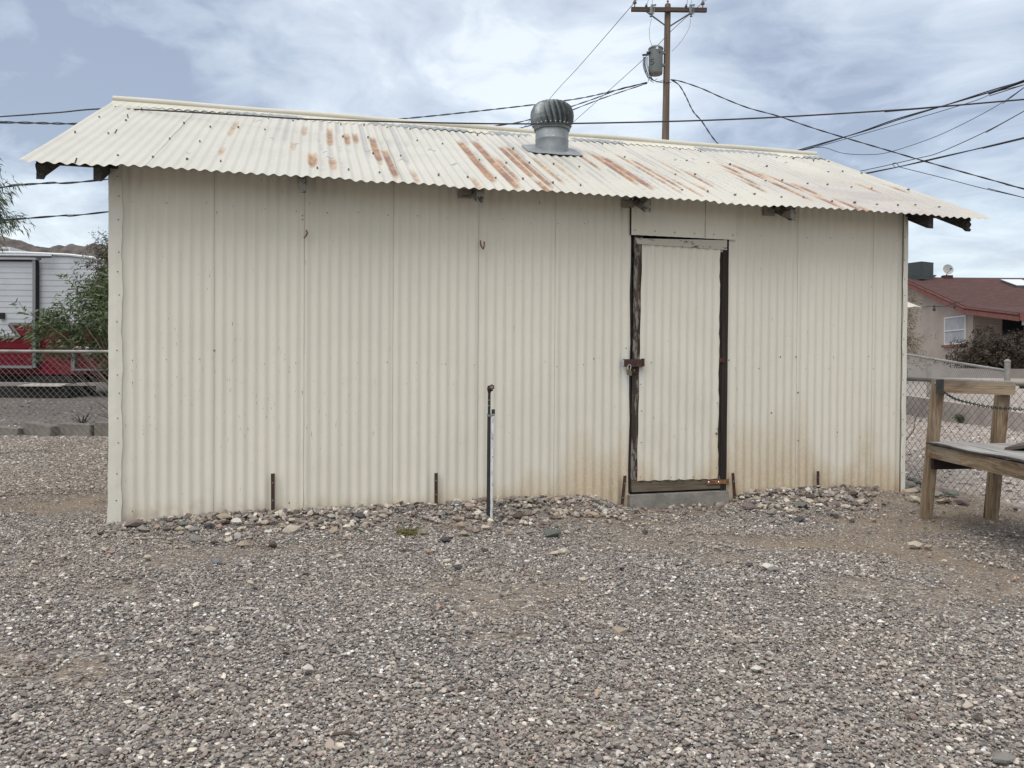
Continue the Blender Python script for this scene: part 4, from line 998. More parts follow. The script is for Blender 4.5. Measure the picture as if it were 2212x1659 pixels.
# ================================================================== VEGETATION HELPERS
def leaf_mat(name, c1, c2, c3):
    def fn(g, b):
        r = g.n('ShaderNodeAttribute', attribute_name='lv').outputs['Fac']
        L_(g, g.ramp(r, [(.0, c1), (.5, c2), (1.0, c3)]), b, 'Base Color')
        b.inputs['Transmission Weight'].default_value = 0
    return mat(name, fn, rough=.5, spec=.35)
def foliage(name, tips, nleaf, ll, lw, m_, parent, spread=.9, stem=.22, droop=0.0, seed=1, base=(0, 0, 0)):
    """tips: (point, direction); narrow leaves set round the last stretch of every twig; returns one mesh"""
    rs = np.random.RandomState(seed); V = []; LV = []
    for (p, d) in tips:
        d = d/np.linalg.norm(d); tone = rs.uniform(-.22, .22)
        for k in range(nleaf):
            a = rs.uniform(0, 6.28); s_ = d*(-stem*rs.uniform(0, 1)) + rs.normal(size=3)*stem*.10
            o = np.cross(d, rs.normal(size=3)); o /= np.linalg.norm(o)+1e-9
            e = d*(1-spread*.5) + o*spread*rs.uniform(.5, 1.1); e[2] -= droop*rs.uniform(.4, 1.3); e /= np.linalg.norm(e)
            w = np.cross(e, rs.normal(size=3)); w /= np.linalg.norm(w)+1e-9
            l_ = ll*rs.uniform(.6, 1.25); q0 = p+s_; bend = np.array([0, 0, -.18*l_])
            V += [q0, q0+e*l_*.5+w*lw*.5, q0+e*l_+bend, q0+e*l_*.5-w*lw*.5]; LV += [min(1, max(0, .5+tone+rs.normal()*.16))]*4
    V = np.array(V)-np.array(base); Fq = np.arange(len(V)).reshape(-1, 4)
    me = npmesh(name, V, Fq, m_); a_ = me.attributes.new('lv', 'FLOAT', 'POINT'); a_.data.foreach_set('value', np.array(LV, np.float32))
    o = bpy.data.objects.new(name, me); C.objects.link(o); o.parent = parent; return o
def shrub(name, base, lobes, ntips, nleaf, ll, lw, m_leaf, m_twig, label, cat, group=None, seed=3, droop=0, spread=.9, stem=.22, shell=.35, twigs=60, tw_r=.006, trunk=None, crownname='foliage', upright=0.0, shift=None):
    rs = np.random.RandomState(seed); b0 = np.array(base, float); root = empty(name, base, 0, label, cat, group)
    tips = []; w = np.array([l[1][0]*l[1][1]*l[1][2] for l in lobes]); w = w/w.sum()
    while len(tips) < ntips:
        c, r = lobes[rs.choice(len(lobes), p=w)]; u = rs.normal(size=3); u /= np.linalg.norm(u)
        k = rs.uniform(shell, 1.0)**.6; lump = .80+.32*math.sin(u[0]*7+seed)*math.sin(u[2]*6+1.3*seed)+.1*rs.normal()
        p = np.array(c)+u*np.array(r)*k*lump
        if p[2] < G1(p[0], p[1])+.004: continue
        org = np.array(trunk[-1][0]) if trunk else b0
        d = (p-org)/np.linalg.norm(p-org)*.8+u*.5; d[2] += upright
        tips.append((p, d))
    foliage(crownname, tips, nleaf, ll, lw, m_leaf, root, spread, stem, droop, seed, base)
    mb = MB(); org = Vector(base)
    if trunk:
        mb.tube([Vector(p)-org for p, r in trunk], [r for p, r in trunk], 8); st = Vector(trunk[-1][0])
    else: st = org
    for i in range(twigs):
        p, d = tips[rs.randint(len(tips))]; p = Vector(p); s0 = st + Vector(rs.normal(size=3)*(.04 if not trunk else .02))
        if not trunk: s0.z = org.z-.03
        mid = s0.lerp(p, .5) + Vector(rs.normal(size=3)*.06*(p-s0).length); mid.z += .06*(p-s0).length
        r0 = tw_r*rs.uniform(1.2, 2.6)
        mb.tube([x-org for x in smooth([s0, mid, p], 5)], [r0*(1-.85*k/10) for k in range(11)], 4, False)
    build('branches' if not trunk else 'trunk', mb, m_twig, root)
    return root
m_twig = mottled('twig_bark', (.13, .10, .07), (.22, .175, .125), 20, .85)
m_bark = mottled('dark_bark', (.07, .055, .045), (.13, .105, .085), 12, .9)
m_ole = leaf_mat('oleander_leaf', (.045, .072, .032), (.10, .145, .065), (.19, .23, .12))
m_will = leaf_mat('willow_leaf', (.05, .075, .040), (.10, .135, .075), (.14, .165, .10))
m_olive = leaf_mat('dusty_olive_leaf', (.05, .048, .026), (.095, .09, .05), (.155, .145, .09))
m_tan = leaf_mat('dry_tan_leaf', (.12, .10, .06), (.19, .16, .095), (.27, .23, .145))
m_dbush = leaf_mat('brown_green_leaf', (.020, .017, .011), (.050, .033, .023), (.085, .068, .038))

# ================================================================== LEFT: mountains, trailer, fence, bushes, blocks
def H2(px, py, Y): return at(px, py, Y)
sil = [(-900, 470), (-400, 485), (-120, 492), (0, 508), (19, 514), (39, 517.5), (58, 525), (75, 531.6), (86, 529.8), (104.5, 536.3), (121, 539), (131, 534.4), (146, 531.5), (159, 538), (175.5, 545.5), (190, 539), (205, 531.6), (220, 527.8), (250, 540), (330, 580), (450, 660), (600, 740), (800, 796)]
sx_ = [at(a, b_, 800).x for a, b_ in sil]; sz_ = [at(a, b_, 800).z for a, b_ in sil]
mx = np.linspace(sx_[0], sx_[-1], 900); my = np.concatenate([np.linspace(520, 790, 70), np.linspace(796, 900, 14)])
MX, MY = np.meshgrid(mx, my); HH = np.interp(MX, sx_, sz_)
prof = np.where(MY <= 800, sstep(MY, 500, 800)**1.1, 1-.5*sstep(MY, 800, 900))
rdg = 1-np.abs(2*fbm(MX/70, MY/95, 41, 5)-1); rdg2 = fbm(MX/14, MY/22, 55, 4)
MZ = HH*prof*(1-.34*(1-rdg)*(1-sstep(MY, 700, 800))) + (rdg2-.5)*15*prof*(.35+.65*(1-sstep(MY, 770, 800)))
MZ = np.minimum(MZ, HH*1.0+(rdg2-.5)*5+(fbm(MX/5, MY/9, 71, 3)-.5)*3)
ii = np.arange(MX.size).reshape(MX.shape); mf = np.stack([ii[:-1, :-1], ii[:-1, 1:], ii[1:, 1:], ii[1:, :-1]], -1).reshape(-1, 4)
def mtn(g, b):
    n = g.noise(g.co, .05, 8, .65); c = g.mix(g.ss(n, .35, .68), (.085, .076, .074), (.185, .162, .150))
    sp_ = g.ss(g.noise(g.co, .35, 5, .7), .56, .62); c = g.mix(g.m('MULTIPLY', sp_, .65), c, (.055, .052, .040))
    L_(g, c, b, 'Base Color'); bump(g, b, n, .6, 4)
mo = bpy.data.objects.new('mountains', npmesh('mountains', np.stack([MX, MY, MZ], -1).reshape(-1, 3), mf, mat('desert_rock', mtn, rough=.95, spec=.1), False)); C.objects.link(mo); setp(mo, kind='structure')

YT = 18.0
def tx(px): return at(px, 800, YT).x
def tz(py): return at(100, py, YT).z
g0 = G1(-10, YT)
tb = Vector((-12.0, YT, g0)); rv = empty('travel_trailer', tb, 0, 'white and red travel trailer with ribbed siding parked behind the left chain link fence', 'trailer')
def trp(mb): return loc(mb, tb)
m_white = mat('trailer_white_siding', lambda g, b: L_(g, g.mix(g.ss(g.noise(g.co, 2, 4), .3, .7), (.40, .425, .46), (.46, .485, .52)), b, 'Base Color'), rough=.35, spec=.5)
m_red = mottled('trailer_red_siding', (.105, .004, .012), (.13, .006, .016), 2, .55, spec=.15)
m_tgrey = mottled('trailer_grey_stripe', (.13, .15, .15), (.17, .19, .19), 3, .4)
zb_ = tz(809)
outline = [(-900, 548), (0, 546.5), (60, 547), (150, 550.5), (200, 556), (231, 563), (252, 574), (272, 600), (284, 650), (288, 730), (288, 809)]
mb = MB(); top = [(tx(px), tz(py)) for px, py in outline]
poly = [(-16.5, zb_)] + [(max(x, -16.5), z) for x, z in top]
mb.prism(poly, YT+.012, YT+2.5); build('body', trp(mb), m_white, rv)
# lapped siding: one ribbed skin, red below the stripe
def siding(x0, x1f, z0, z1, yy, lap=.128, grey=None):
    mb = MB(); n = max(1, int(round((z1-z0)/lap)))
    for k in range(n):
        za, zc = z0+(z1-z0)*k/n, z0+(z1-z0)*(k+1)/n; xa, xb = x1f(za), x1f(zc)
        mb.add([(x0, yy-.006, za), (xa, yy-.006, za), (xa, yy-.007, za+lap*.10), (x0, yy-.007, za+lap*.10), (x0, yy, zc), (xb, yy, zc)], [(0, 1, 2, 3), (3, 2, 5, 4)])
        mb.add([(x0, yy, za), (xa, yy, za), (xa, yy-.006, za), (x0, yy-.006, za)], [(0, 1, 2, 3)])
    return mb
def xr(z):
    best = tx(288)
    for (x1, z1), (x2, z2) in zip(top[:-1], top[1:]):
        if z2 <= z <= z1 or z1 <= z <= z2:
            if abs(z1-z2) > 1e-6: best = x1+(x2-x1)*(z-z1)/(z2-z1)
    return min(best, tx(288))-.01
zst = tz(704)
build('upper_siding', trp(siding(-16.5, xr, zst, tz(556), YT)), m_white, rv)
build('lower_siding', trp(siding(-16.5, lambda z: tx(288), zb_, zst, YT)), m_red, rv)
mb = MB(); mb.prism([(-16.5, tz(704)), (tx(288), tz(704)), (tx(288), tz(697)), (-16.5, tz(697))], YT-.035, YT-.02); build('stripe', trp(mb), m_tgrey, rv)
mb = MB(); mb.tube([(tx(px), YT-.02, tz(py)) for px, py in outline[:-2] if px > -650], .028, 6); build('roof_edge', trp(mb), mat('trailer_roof_white', col=(.72, .74, .76), rough=.4), rv, True)
# slide-out room at the left with its framing
YS = YT-.08; fx = tx(82); sz0, sz1 = tz(793), tz(566)
mb = MB(); mb.box(-16.5, fx, YS+.02, YT-.03, sz0, sz1)
m_frame = mat('dull_aluminium', col=(.20, .215, .235), rough=.35, metal=.6)
so = build('slide_out', trp(mb), m_white, rv)
yz = lambda px, py: (at(px, py, YS).x, at(px, py, YS).z)
mb = siding(-16.5, lambda z: fx-.05, yz(0, 726)[1], sz1, YS); build('upper_siding', trp(mb), m_white, so)
mb = siding(-16.5, lambda z: fx-.05, sz0, yz(0, 726)[1], YS); build('lower_siding', trp(mb), m_red, so)
mb = MB(); mb.prism([yz(18, 702), yz(36, 726), (fx-.05, yz(0, 726)[1]), (fx-.05, yz(0, 702)[1])], YS-.030, YS-.026); build('lower_siding', trp(mb), m_red, so)
mb = MB(); mb.prism([(-16.5, yz(0, 731)[1]), (yz(42, 731)[0], yz(0, 731)[1]), (yz(42, 725)[0], yz(0, 725)[1]), (-16.5, yz(0, 725)[1])], YS-.036, YS-.03)
mb.prism([yz(42, 731), yz(20, 699), yz(25, 697), yz(47, 727)], YS-.038, YS-.032); mb.prism([yz(23, 703), yz(23, 697), (fx-.05, yz(0, 697)[1]), (fx-.05, yz(0, 703)[1])], YS-.036, YS-.03)
build('stripe', trp(mb), m_tgrey, so)
mb = MB(); mb.box(fx-.045, fx+.02, YS-.05, YS+.02, sz0-.02, sz1+.02); mb.box(-16.5, fx-.055, YS-.05, YS+.0, sz0-.03, sz0+.03); build('frame', trp(mb), m_frame, so)
mb = MB(); mb.box(fx+.03, fx+.045, YS-.03, YT-.03, sz0-.03, sz1+.03); mb.box(-16.5, fx+.02, YS-.04, YS+.01, sz1+.0, sz1+.035); build('seal', trp(mb), m_dark, so)
mb = MB(); P_ = [(-16.5, YS-.10, sz1+.11), (fx-.06, YS-.10, sz1+.11), (fx+.06, YS-.09, sz1+.09), (fx+.13, YS-.06, sz1+.02)]
mb.tube(smooth(P_, 6), .04, 8); build('awning', trp(mb), m_frame, rv, True)
mb = MB(); a = yz(2, 689); b_ = yz(12, 676); mb.box(a[0], b_[0], YS-.06, YS-.02, a[1], b_[1]); build('latch', trp(mb), m_dark, so)
mb = MB(); mb.box(tx(159), tx(166), YT-.10, YT-.02, tz(800), tz(752)); mb.box(tx(166), tx(288), YT-.10, YT-.02, tz(800), tz(796)); build('hatch_frame', trp(mb), m_frame, rv)
mb = MB(); mb.box(tx(165), tx(238), YT-.12, YT-.02, tz(754), tz(748.5)); build('light_bar', trp(mb), mat('white_plastic', col=(.85, .86, .87), rough=.3), rv)
mb = MB(); mb.box(-16, tx(160), YT+.25, YT+2.3, tz(826), zb_+.02); mb.box(tx(60), tx(160), YT-.05, YT+.6, tz(826), tz(812)); mb.box(tx(150), tx(172), YT, YT+.3, tz(824), tz(816))
build('chassis', trp(mb), m_dark, rv)
mb = MB(); mb.add([(tx(64), YT-.45, tz(832)), (tx(155), YT-.45, tz(832)), (tx(155), YT+.2, tz(825)), (tx(84), YT+.2, tz(825)), (tx(64), YT-.45, tz(834)), (tx(155), YT-.45, tz(834)), (tx(155), YT+.2, tz(828)), (tx(84), YT+.2, tz(828))], [(0, 1, 2, 3), (7, 6, 5, 4), (0, 4, 5, 1), (1, 5, 6, 2), (2, 6, 7, 3), (3, 7, 4, 0)]); build('step_board', trp(mb), mottled('pale_board', (.40, .38, .33), (.5, .48, .42), 4, .7), rv)
mb = MB(); mb.box(tx(20), tx(163), YT-.35, YT+.9, g0-.05, tz(834.5)); build('skirt_box', trp(mb), m_dark, rv)
for wx in (-13.3, -12.45):
    mb = MB(); mb.lathe([(.18, -.11), (.34, -.12), (.38, -.08), (.38, .08), (.34, .12), (.18, .11)], (0, 0, 0), 24); mb.xf(Matrix.Translation((wx-tb.x, .35, .36)) @ Matrix.Rotation(math.radians(90), 4, 'X'))
    w_ = build('wheel', mb, m_black, rv, True); mb = MB(); mb.lathe([(0, .06), (.10, .085), (.18, .06)], (0, 0, 0), 16); mb.xf(Matrix.Translation((wx-tb.x, .35, .36)) @ Matrix.Rotation(math.radians(90), 4, 'X')); build('rim', mb, m_galv, w_, True)
mb = MB(); a = at(-70, 547, YT+.7); b_ = at(22, 533.5, YT+.7); mb.box(a.x, b_.x, YT+.7, YT+1.6, a.z-.1, b_.z)
acu = build('roof_air_conditioner', trp(mb), mat('trailer_ac_shell', col=(.55, .56, .56), rough=.5), rv)
mb = MB()
for k in range(7): mb.box(b_.x-.30+k*.04, b_.x-.285+k*.04, YT+.685, YT+.7, a.z+.01, b_.z-.04)
mb.add([(a.x, YT+.69, a.z-.05), (b_.x, YT+.69, a.z-.05), (b_.x, YT+.69, a.z-.045), (a.x, YT+.69, a.z-.045)], [(0, 1, 2, 3)])
build('grille', trp(mb), m_tgrey, acu)

m_mesh = mat('galvanised_fence_wire', col=(.30, .31, .31), rough=.5, metal=.5)
m_meshd = mat('dark_fence_wire', col=(.11, .10, .095), rough=.7, metal=.3)
m_rail = mottled('aged_fence_pipe', (.21, .205, .19), (.33, .32, .30), 7, .6, .25)
def clink(A, B, h, label, posts, cell=.074, r=.0017, mw=m_mesh, rail_r=.020, group=None, mw_rail=None, postr=.026, postx=.06, zoff=0.0):
    A = Vector((*A, 0)); B = Vector((*B, 0)); A.z = G1(A.x, A.y)+zoff; B.z = G1(B.x, B.y)+zoff; Lf = (B-A).length; d = (B-A)/Lf
    root = empty('chain_link_fence', A, 0, label, 'fence', group); nrm_ = Vector((-d.y, d.x, 0)).normalized()
    mb = MB(); mb.tube([Vector((0, 0, h)), (B-A)*.5+Vector((0, 0, h-.008)), (B-A)+Vector((0, 0, h))], rail_r, 10); build('top_rail', mb, mw_rail or m_rail, root, True)
    mb = MB(); nC = int(Lf/cell); nH = (h-.02)/cell
    for k in range(-int(nH)-2, nC+1):
        for sgn, off in ((1, .0022), (-1, -.0022)):
            x0 = k*cell if sgn > 0 else k*cell + nH*cell; t0 = 0.0; t1 = nH*cell
            def P(s): return (x0+sgn*s*1.0, s)
            s0, s1 = 0, t1
            if sgn > 0: s0 = max(0, -x0); s1 = min(t1, Lf-x0)
            else: s0 = max(0, x0-Lf); s1 = min(t1, x0)
            if s1-s0 < .02: continue
            a = P(s0); b_ = P(s1)
            mb.tube([d*a[0]+nrm_*off+Vector((0, 0, a[1]+.01)), d*b_[0]+nrm_*off+Vector((0, 0, b_[1]+.01))], r, 3, False)
    build('wire_mesh', mb, mw, root)
    for t in posts:
        p = d*t; mb = MB(); zz_ = G1(A.x+p.x, A.y+p.y)-A.z-zoff
        mb.lathe([(postr, -.25), (postr, h+postx-.02), (postr*1.15, h+postx-.02), (postr*1.1, h+postx), (postr*.5, h+postx+.02), (0, h+postx+.024)], (p.x, p.y, 0), 12); build('post', mb, mw_rail or m_rail, root, True)
    return root
clink((-9.4, 10.5), (-3.80, 10.5), 1.10, 'galvanised chain link fence in front of the trailer, left of the shed', (1.3, 5.55), cell=.0815, r=.0019)
shrub('oleander_bush', (-5.0, 11.35, G1(-5, 11.35)), [((-5.52, 11.4, 2.05), (.80, .5, .62)), ((-5.92, 11.25, 1.66), (1.15, .45, .50)), ((-5.2, 11.4, 1.6), (.8, .5, .8))], 1000, 12, .105, .020, m_ole, m_twig,
      'green leafy oleander bush leaning left over the fence in front of the trailer', 'bush', seed=5, spread=1.0, stem=.20, twigs=90, tw_r=.005, upright=.25)
shrub('willow_tree', (-9.9, 13.2, G1(-9.9, 13.2)), [((-8.86, 13.0, 3.66), (1.12, 1.1, .66)), ((-8.9, 13, 4.05), (1.0, 1, .5))], 900, 13, .15, .016, m_will, m_bark,
      'narrow leaved drooping tree at the left edge of the picture above the trailer', 'tree', seed=8, droop=.9, spread=.9, stem=.35, twigs=40, tw_r=.01,
      trunk=[((-9.9, 13.2, G1(-9.9, 13.2)-.1), .12), ((-9.8, 13.15, 1.6), .10), ((-9.6, 13.1, 3.0), .07)], crownname='crown')
shrub('olive_tree', (-7.0, 16.5, G1(-7.0, 16.5)), [((-7.95, 16.5, 3.10), (.80, .6, .95)), ((-8.2, 16.5, 2.6), (.75, .6, .5)), ((-7.4, 16.5, 3.1), (.9, .6, .9))], 1500, 12, .085, .018, m_olive, m_bark,
      'dusty olive tree rising between the trailer and the left edge of the shed', 'tree', seed=12, spread=1.1, stem=.22, twigs=50, tw_r=.008,
      trunk=[((-7.0, 16.5, G1(-7.0, 16.5)-.1), .10), ((-7.1, 16.5, 1.5), .07), ((-7.4, 16.5, 2.3), .05)], crownname='crown')

def ghit(px, py, y0=1.3, y1=40):
    lo, hi = y0, y1
    for _ in range(50):
        m_ = (lo+hi)/2; p = at(px, py, m_)
        if p.z > G1(p.x, p.y): lo = m_
        else: hi = m_
    p = at(px, py, lo); return Vector((p.x, p.y, G1(p.x, p.y)))
def curbblock(pxa, pxb, pytop, pybot, tilt, rz, label, i):
    c_ = (pxa+pxb)/2; Y = 10.78; A = at(pxa, pybot, Y); B = at(pxb, pybot, Y); w = (B.x-A.x)/max(.6, math.cos(rz)); h = (at(c_, pytop, Y)-at(c_, pybot, Y)).z
    base = Vector(((A.x+B.x)/2, Y, G1((A.x+B.x)/2, Y)-.02)); 
    bm = bmesh.new(); bmesh.ops.create_cube(bm, size=1)
    bmesh.ops.scale(bm, vec=(w, .19, h+.03), verts=bm.verts); bmesh.ops.bevel(bm, geom=bm.edges[:], offset=.008, segments=1, affect='EDGES')
    bmesh.ops.translate(bm, vec=(0, 0, (h+.03)/2), verts=bm.verts); bmesh.ops.rotate(bm, matrix=Matrix.Rotation(tilt, 3, 'Y'), verts=bm.verts)
    me = bpy.data.meshes.new('concrete_block'); bm.to_mesh(me); bm.free(); me.materials.append(m_block)
    o = bpy.data.objects.new('concrete_block', me); C.objects.link(o); o.location = base; o.rotation_euler = (0, 0, rz); setp(o, label, 'block', 'concrete edging blocks under the left fence')
curbblock(-42, 50, 921, 936, .06, -.08, 'flat grey concrete slab leftmost in the row under the left fence', 0)
curbblock(54, 129, 914, 936, .10, -.35, 'grey concrete block turned away, second from the left under the fence', 1)
curbblock(131, 209, 915, 938, .03, -.20, 'grey concrete block third from the left under the fence, below the spiky plant', 2)
curbblock(211, 290, 912, 939, .0, .05, 'grey concrete block touching the lower left edge of the shed', 3)
def agave(cx, cy, n, ln, lab, seed, lean=0.0):
    rs = np.random.RandomState(seed); b0 = ghit(cx, cy); root = empty('spiky_plant', b0, 0, lab, 'plant', 'dry spiky plants behind the edging blocks')
    for k in range(n):
        a = rs.uniform(0, 6.28); el = rs.uniform(.25, 1.3); l_ = ln*rs.uniform(.6, 1.1); e = Vector((math.cos(a)*math.cos(el)+lean, math.sin(a)*math.cos(el)*.7, math.sin(el))).normalized()
        w = e.cross(Vector((0, 0, 1))).normalized()*.016; mb = MB(); P3 = [e*l_*t + Vector((0, 0, -.10*l_*t*t)) for t in (0, .3, .65, 1)]
        vs = []
        for i, (p, f_) in enumerate(zip(P3, (1, 1.1, .7, .03))): vs += [p-w*f_, p+Vector((0, 0, -.006*f_)), p+w*f_]
        mb.add(vs, [(i*3+j, i*3+j+1, i*3+j+4, i*3+j+3) for i in range(3) for j in range(2)])
        build('blade', mb, m_ag, root)
m_ag = mottled('grey_brown_blade', (.075, .068, .055), (.15, .135, .11), 12, .8)
agave(178, 921, 17, .30, 'small dry spiky plant behind the third edging block', 4); agave(262, 916, 13, .52, 'long bladed dry spiky plant partly behind the left edge of the shed', 6, -.5)

# ================================================================== RIGHT: near fence, bench, far fence, kerbs, house
clink((3.34, 8.95), (4.86, 2.2), .95, 'dark wired chain link fence running towards the viewer right of the shed', (.3, 3.4, 6.5), cell=.074, r=.0017, mw=m_meshd, rail_r=.0185, zoff=-.04)
clink((8.06, 13.3), (8.85, 20.0), .86, 'distant chain link fence with pale top rail in front of the dark bush', (0.02, 3.3, 6.4), cell=.085, r=.0022, rail_r=.024, group='fences beyond the right yard', postr=.045, postx=.17)
gtl = empty('fence_gate', (8.3, 13.2, G1(8.3, 13.2)), 0, 'round cornered tube framed chain link gate at the right edge of the picture', 'gate')
mb = MB(); mb.tube(smooth([(0, 0, .12), (0, 0, .5), (0, 0, .80), (.03, 0, .90), (.12, 0, .94), (.6, 0, .94), (1.0, 0, .94)], 6)+[Vector((1.1, 0, .9)), Vector((1.1, 0, .12)), Vector((0, 0, .12))], .020, 8); build('frame', mb, m_rail, gtl, True)
mb = MB()
for k in range(-11, 13):
    for sgn in (1, -1):
        x0 = k*.085; a0 = max(0, -x0) if sgn > 0 else max(0, -(1.08-x0)) ; 
        s0 = max(0, -x0) if sgn > 0 else max(0, x0-1.08); s1 = min(.8, 1.08-x0) if sgn > 0 else min(.8, x0)
        if s1 > s0: mb.tube([(x0+sgn*s0, .002*sgn, .13+s0), (x0+sgn*s1, .002*sgn, .13+s1)], .0022, 3, False)
build('wire_mesh', mb, m_mesh, gtl)
mb = MB(); mb.box(-.10, .0, -.05, .02, .58, .64); mb.box(-.03, .02, -.05, .0, .50, .60); build('latch', mb, m_dark, gtl)

# bench: two end frames, slanting posts, a board seat running towards the viewer
def ghit0(px, py):
    d = ray(px, py); lo, hi = 1.3, 40
    for _ in range(50):
        m_ = (lo+hi)/2; p = at(px, py, m_)
        if p.z > G1(p.x, p.y): lo = m_
        else: hi = m_
    return at(px, py, lo)
l0 = ghit0(1999, 1121); r0 = ghit0(2140, 1120); YB = l0.y; bq = Vector((l0.x, YB, l0.z))
ben = empty('wooden_bench', bq, 0, 'weathered tan wooden bench seat with tall end frame beside the right fence', 'bench')
sdir = Vector((-.095, -1.18, 0)).normalized(); LB = 1.80
def bp(px, py, Y): return at(px, py, Y)-bq
def endframe(off):
    o_ = sdir*off; K = lambda v: v+o_
    for (b0, t0, w_) in ((l0-bq, bp(2027.5, 821, YB-.08), .064), (r0-bq, bp(2165, 850, r0.y-.08), .070)):
        mb = MB(); b0 = b0 - (t0-b0)*.05; mb.beam(K(b0), K(t0), w_, w_, (0, 1, 0)); build('leg', mb, W_bench[2], ben)
    mb = MB(); mb.beam(K(bp(2029, 835, YB-.135)), K(bp(2190, 840, YB-.11)), .036, .088); build('arm_rail', mb, W_bench[0], ben)
    mb = MB(); mb.beam(K(bp(2014, 1002, YB-.10)), K(bp(2150, 1000, YB-.08)), .036, .075); build('cross_rail', mb, W_drk[0], ben)
endframe(0.0); endframe(LB)
ap = bp(2007, 974, YB-.11); ap.z = bp(2010, 974, YB-.11).z
for k in (0, 1):
    mb = MB(); q0 = ap + Vector((.505*k+.008, 0, 0)); mb.beam(q0, q0+sdir*LB, .036, .088); build('seat_rail', mb, W_bench[1], ben)
def seatf(i, j): v_ = ap + sdir*(.01+LB*j/12) + Vector((-.012+.60*i/8, 0, .064)); return (v_.x, v_.y, v_.z + .008*math.sin(i*.8+j*.5)*(i/8) + .005*math.sin(j*1.1))
mb = MB(); mb.sheet(seatf, 9, 13); mb.sheet(lambda i, j: (seatf(i, j)[0], seatf(i, j)[1], seatf(i, j)[2]-.016), 9, 13)
mb.sheet(lambda i, j: (seatf(0, j)[0], seatf(0, j)[1], seatf(0, j)[2]-.016*i), 2, 13); mb.sheet(lambda i, j: (seatf(8, j)[0], seatf(8, j)[1], seatf(8, j)[2]-.016*i), 2, 13); mb.sheet(lambda i, j: (seatf(j, 0)[0], seatf(j, 0)[1], seatf(j, 0)[2]-.016*i), 2, 9)
build('seat', mb, W_seat, ben)
mb = MB(); mb.tube([Vector(seatf(0, j))+Vector((-.006, 0, -.008)) for j in range(13)], .008, 6); build('seat_edge', mb, m_black, ben)
pd = bp(2034, 834, YB-.16); mb = MB(); mb.box(pd.x-.030, pd.x+.012, pd.y-.006, pd.y+.02, pd.z-.05, pd.z+.046); build('rubber_pad', mb, m_black, ben)
mb = MB(); mb.lathe([(0, 0), (.011, 0), (.009, .006), (0, .008)], (0, 0, 0), 8); mb.xf(Matrix.Translation(bp(2021, 829, YB-.12)) @ Matrix.Rotation(math.radians(90), 4, 'X')); build('bolt', mb, m_galv, ben)
# chain slung from the post
ch0 = at(2029, 840, 5.66); ch = [(2029, 840, 5.66), (2060, 860, 5.35), (2100, 872, 5.05), (2150, 880.5, 4.75), (2212, 884, 4.4), (2300, 878, 4.0), (2390, 862, 3.7)]
cpts = smooth([at(*p)-ch0 for p in ch], 60); mb = MB(); acc_ = 0; last = 0; k = 0
for i in range(1, len(cpts)):
    acc_ += (cpts[i]-cpts[i-1]).length
    if acc_-last >= .026:
        last = acc_; d = (cpts[i]-cpts[i-1]).normalized(); s_ = d.cross(Vector((0, 0, 1))).normalized(); u = s_.cross(d); w_ = s_ if k % 2 else u; k += 1
        mb.tube([cpts[i]+d*(.017*math.cos(a))+w_*(.0085*math.sin(a)) for a in np.linspace(0, 2*math.pi, 9)], .0028, 4, False)
o = build('chain', mb, mottled('dark_green_chain', (.018, .026, .022), (.05, .06, .055), 60, .5, .5)); o.location = ch0; setp(o, 'dark metal chain slung from the top of the bench end frame towards the right', 'chain')
# dark brown board lying behind the bench
tp_ = at(2170, 967, 5.2); mb = MB(); mb.add([(0, 0, 0), (.30, -.45, .12), (.55, .0, .12), (.30, .35, 0), (0, 0, -.02), (.30, -.45, .10), (.55, 0, .10), (.30, .35, -.02)], [(0, 1, 2, 3), (7, 6, 5, 4), (0, 4, 5, 1), (1, 5, 6, 2), (2, 6, 7, 3), (3, 7, 4, 0)])
mb.beam((.33, .1, -.02), (.33, .1, -.52), .05, .05, (0, 1, 0))
o = build('side_table', mb, mottled('brown_board', (.06, .045, .04), (.09, .07, .06), 9, .7)); o.location = tp_; setp(o, 'dark brown slanting board top on a post just behind the bench at the right edge', 'table')
# dead stick by the fence
s0 = ghit(1956, 952); mb = MB(); mb.tube([(0, 0, 0), (.10, 0, .12), (.14, .02, .30), (.24, .03, .46)], [.007, .006, .004, .002], 5); mb.tube([(.12, 0, .2), (.13, .02, .33)], [.004, .002], 4)
o = build('dead_branch', mb, m_bark); o.location = s0; setp(o, 'thin dead branch leaning on the right fence next to the shed corner', 'branch')

def kerb(A, B, h, w, label, m_):
    A = Vector((*A, G1(*A)-.15)); B = Vector((*B, G1(*B)-.15)); mb = MB(); d = (B-A); n_ = Vector((-d.y, d.x, 0)).normalized()*w
    vs = [A, B, B+n_, A+n_]; vs = [v-A for v in vs] + [v-A+Vector((0, 0, h+.15)) for v in vs]
    mb.add(vs, [(0, 3, 2, 1), (4, 5, 6, 7), (0, 1, 5, 4), (1, 2, 6, 5), (2, 3, 7, 6), (3, 0, 4, 7)])
    c4 = [v+Vector((0, 0, .0)) for v in vs[4:]]
    o = build('low_wall', mb, m_); o.location = A; setp(o, label, 'low wall', 'low concrete walls beyond the right fence'); return o
a = ghit(1948, 893); b_ = ghit(2160, 926); c_ = Vector((b_.x-a.x, b_.y-a.y, 0))
m_kerb = mottled('pinkish_concrete', (.30, .26, .235), (.40, .35, .32), 3, .9, 0, .3, 6)
kerb((a.x-c_.x*.6, a.y-c_.y*.6), (b_.x+c_.x*.25, b_.y+c_.y*.25), .27, .22, 'low pinkish concrete retaining wall just beyond the near right fence', m_kerb)
YK = 22.4; kerb((10.0, YK), (17.5, YK-.1), .26, .2, 'long low grey concrete planter wall in front of the house', mottled('planter_concrete', (.20, .18, .165), (.27, .245, .225), 2, .9))
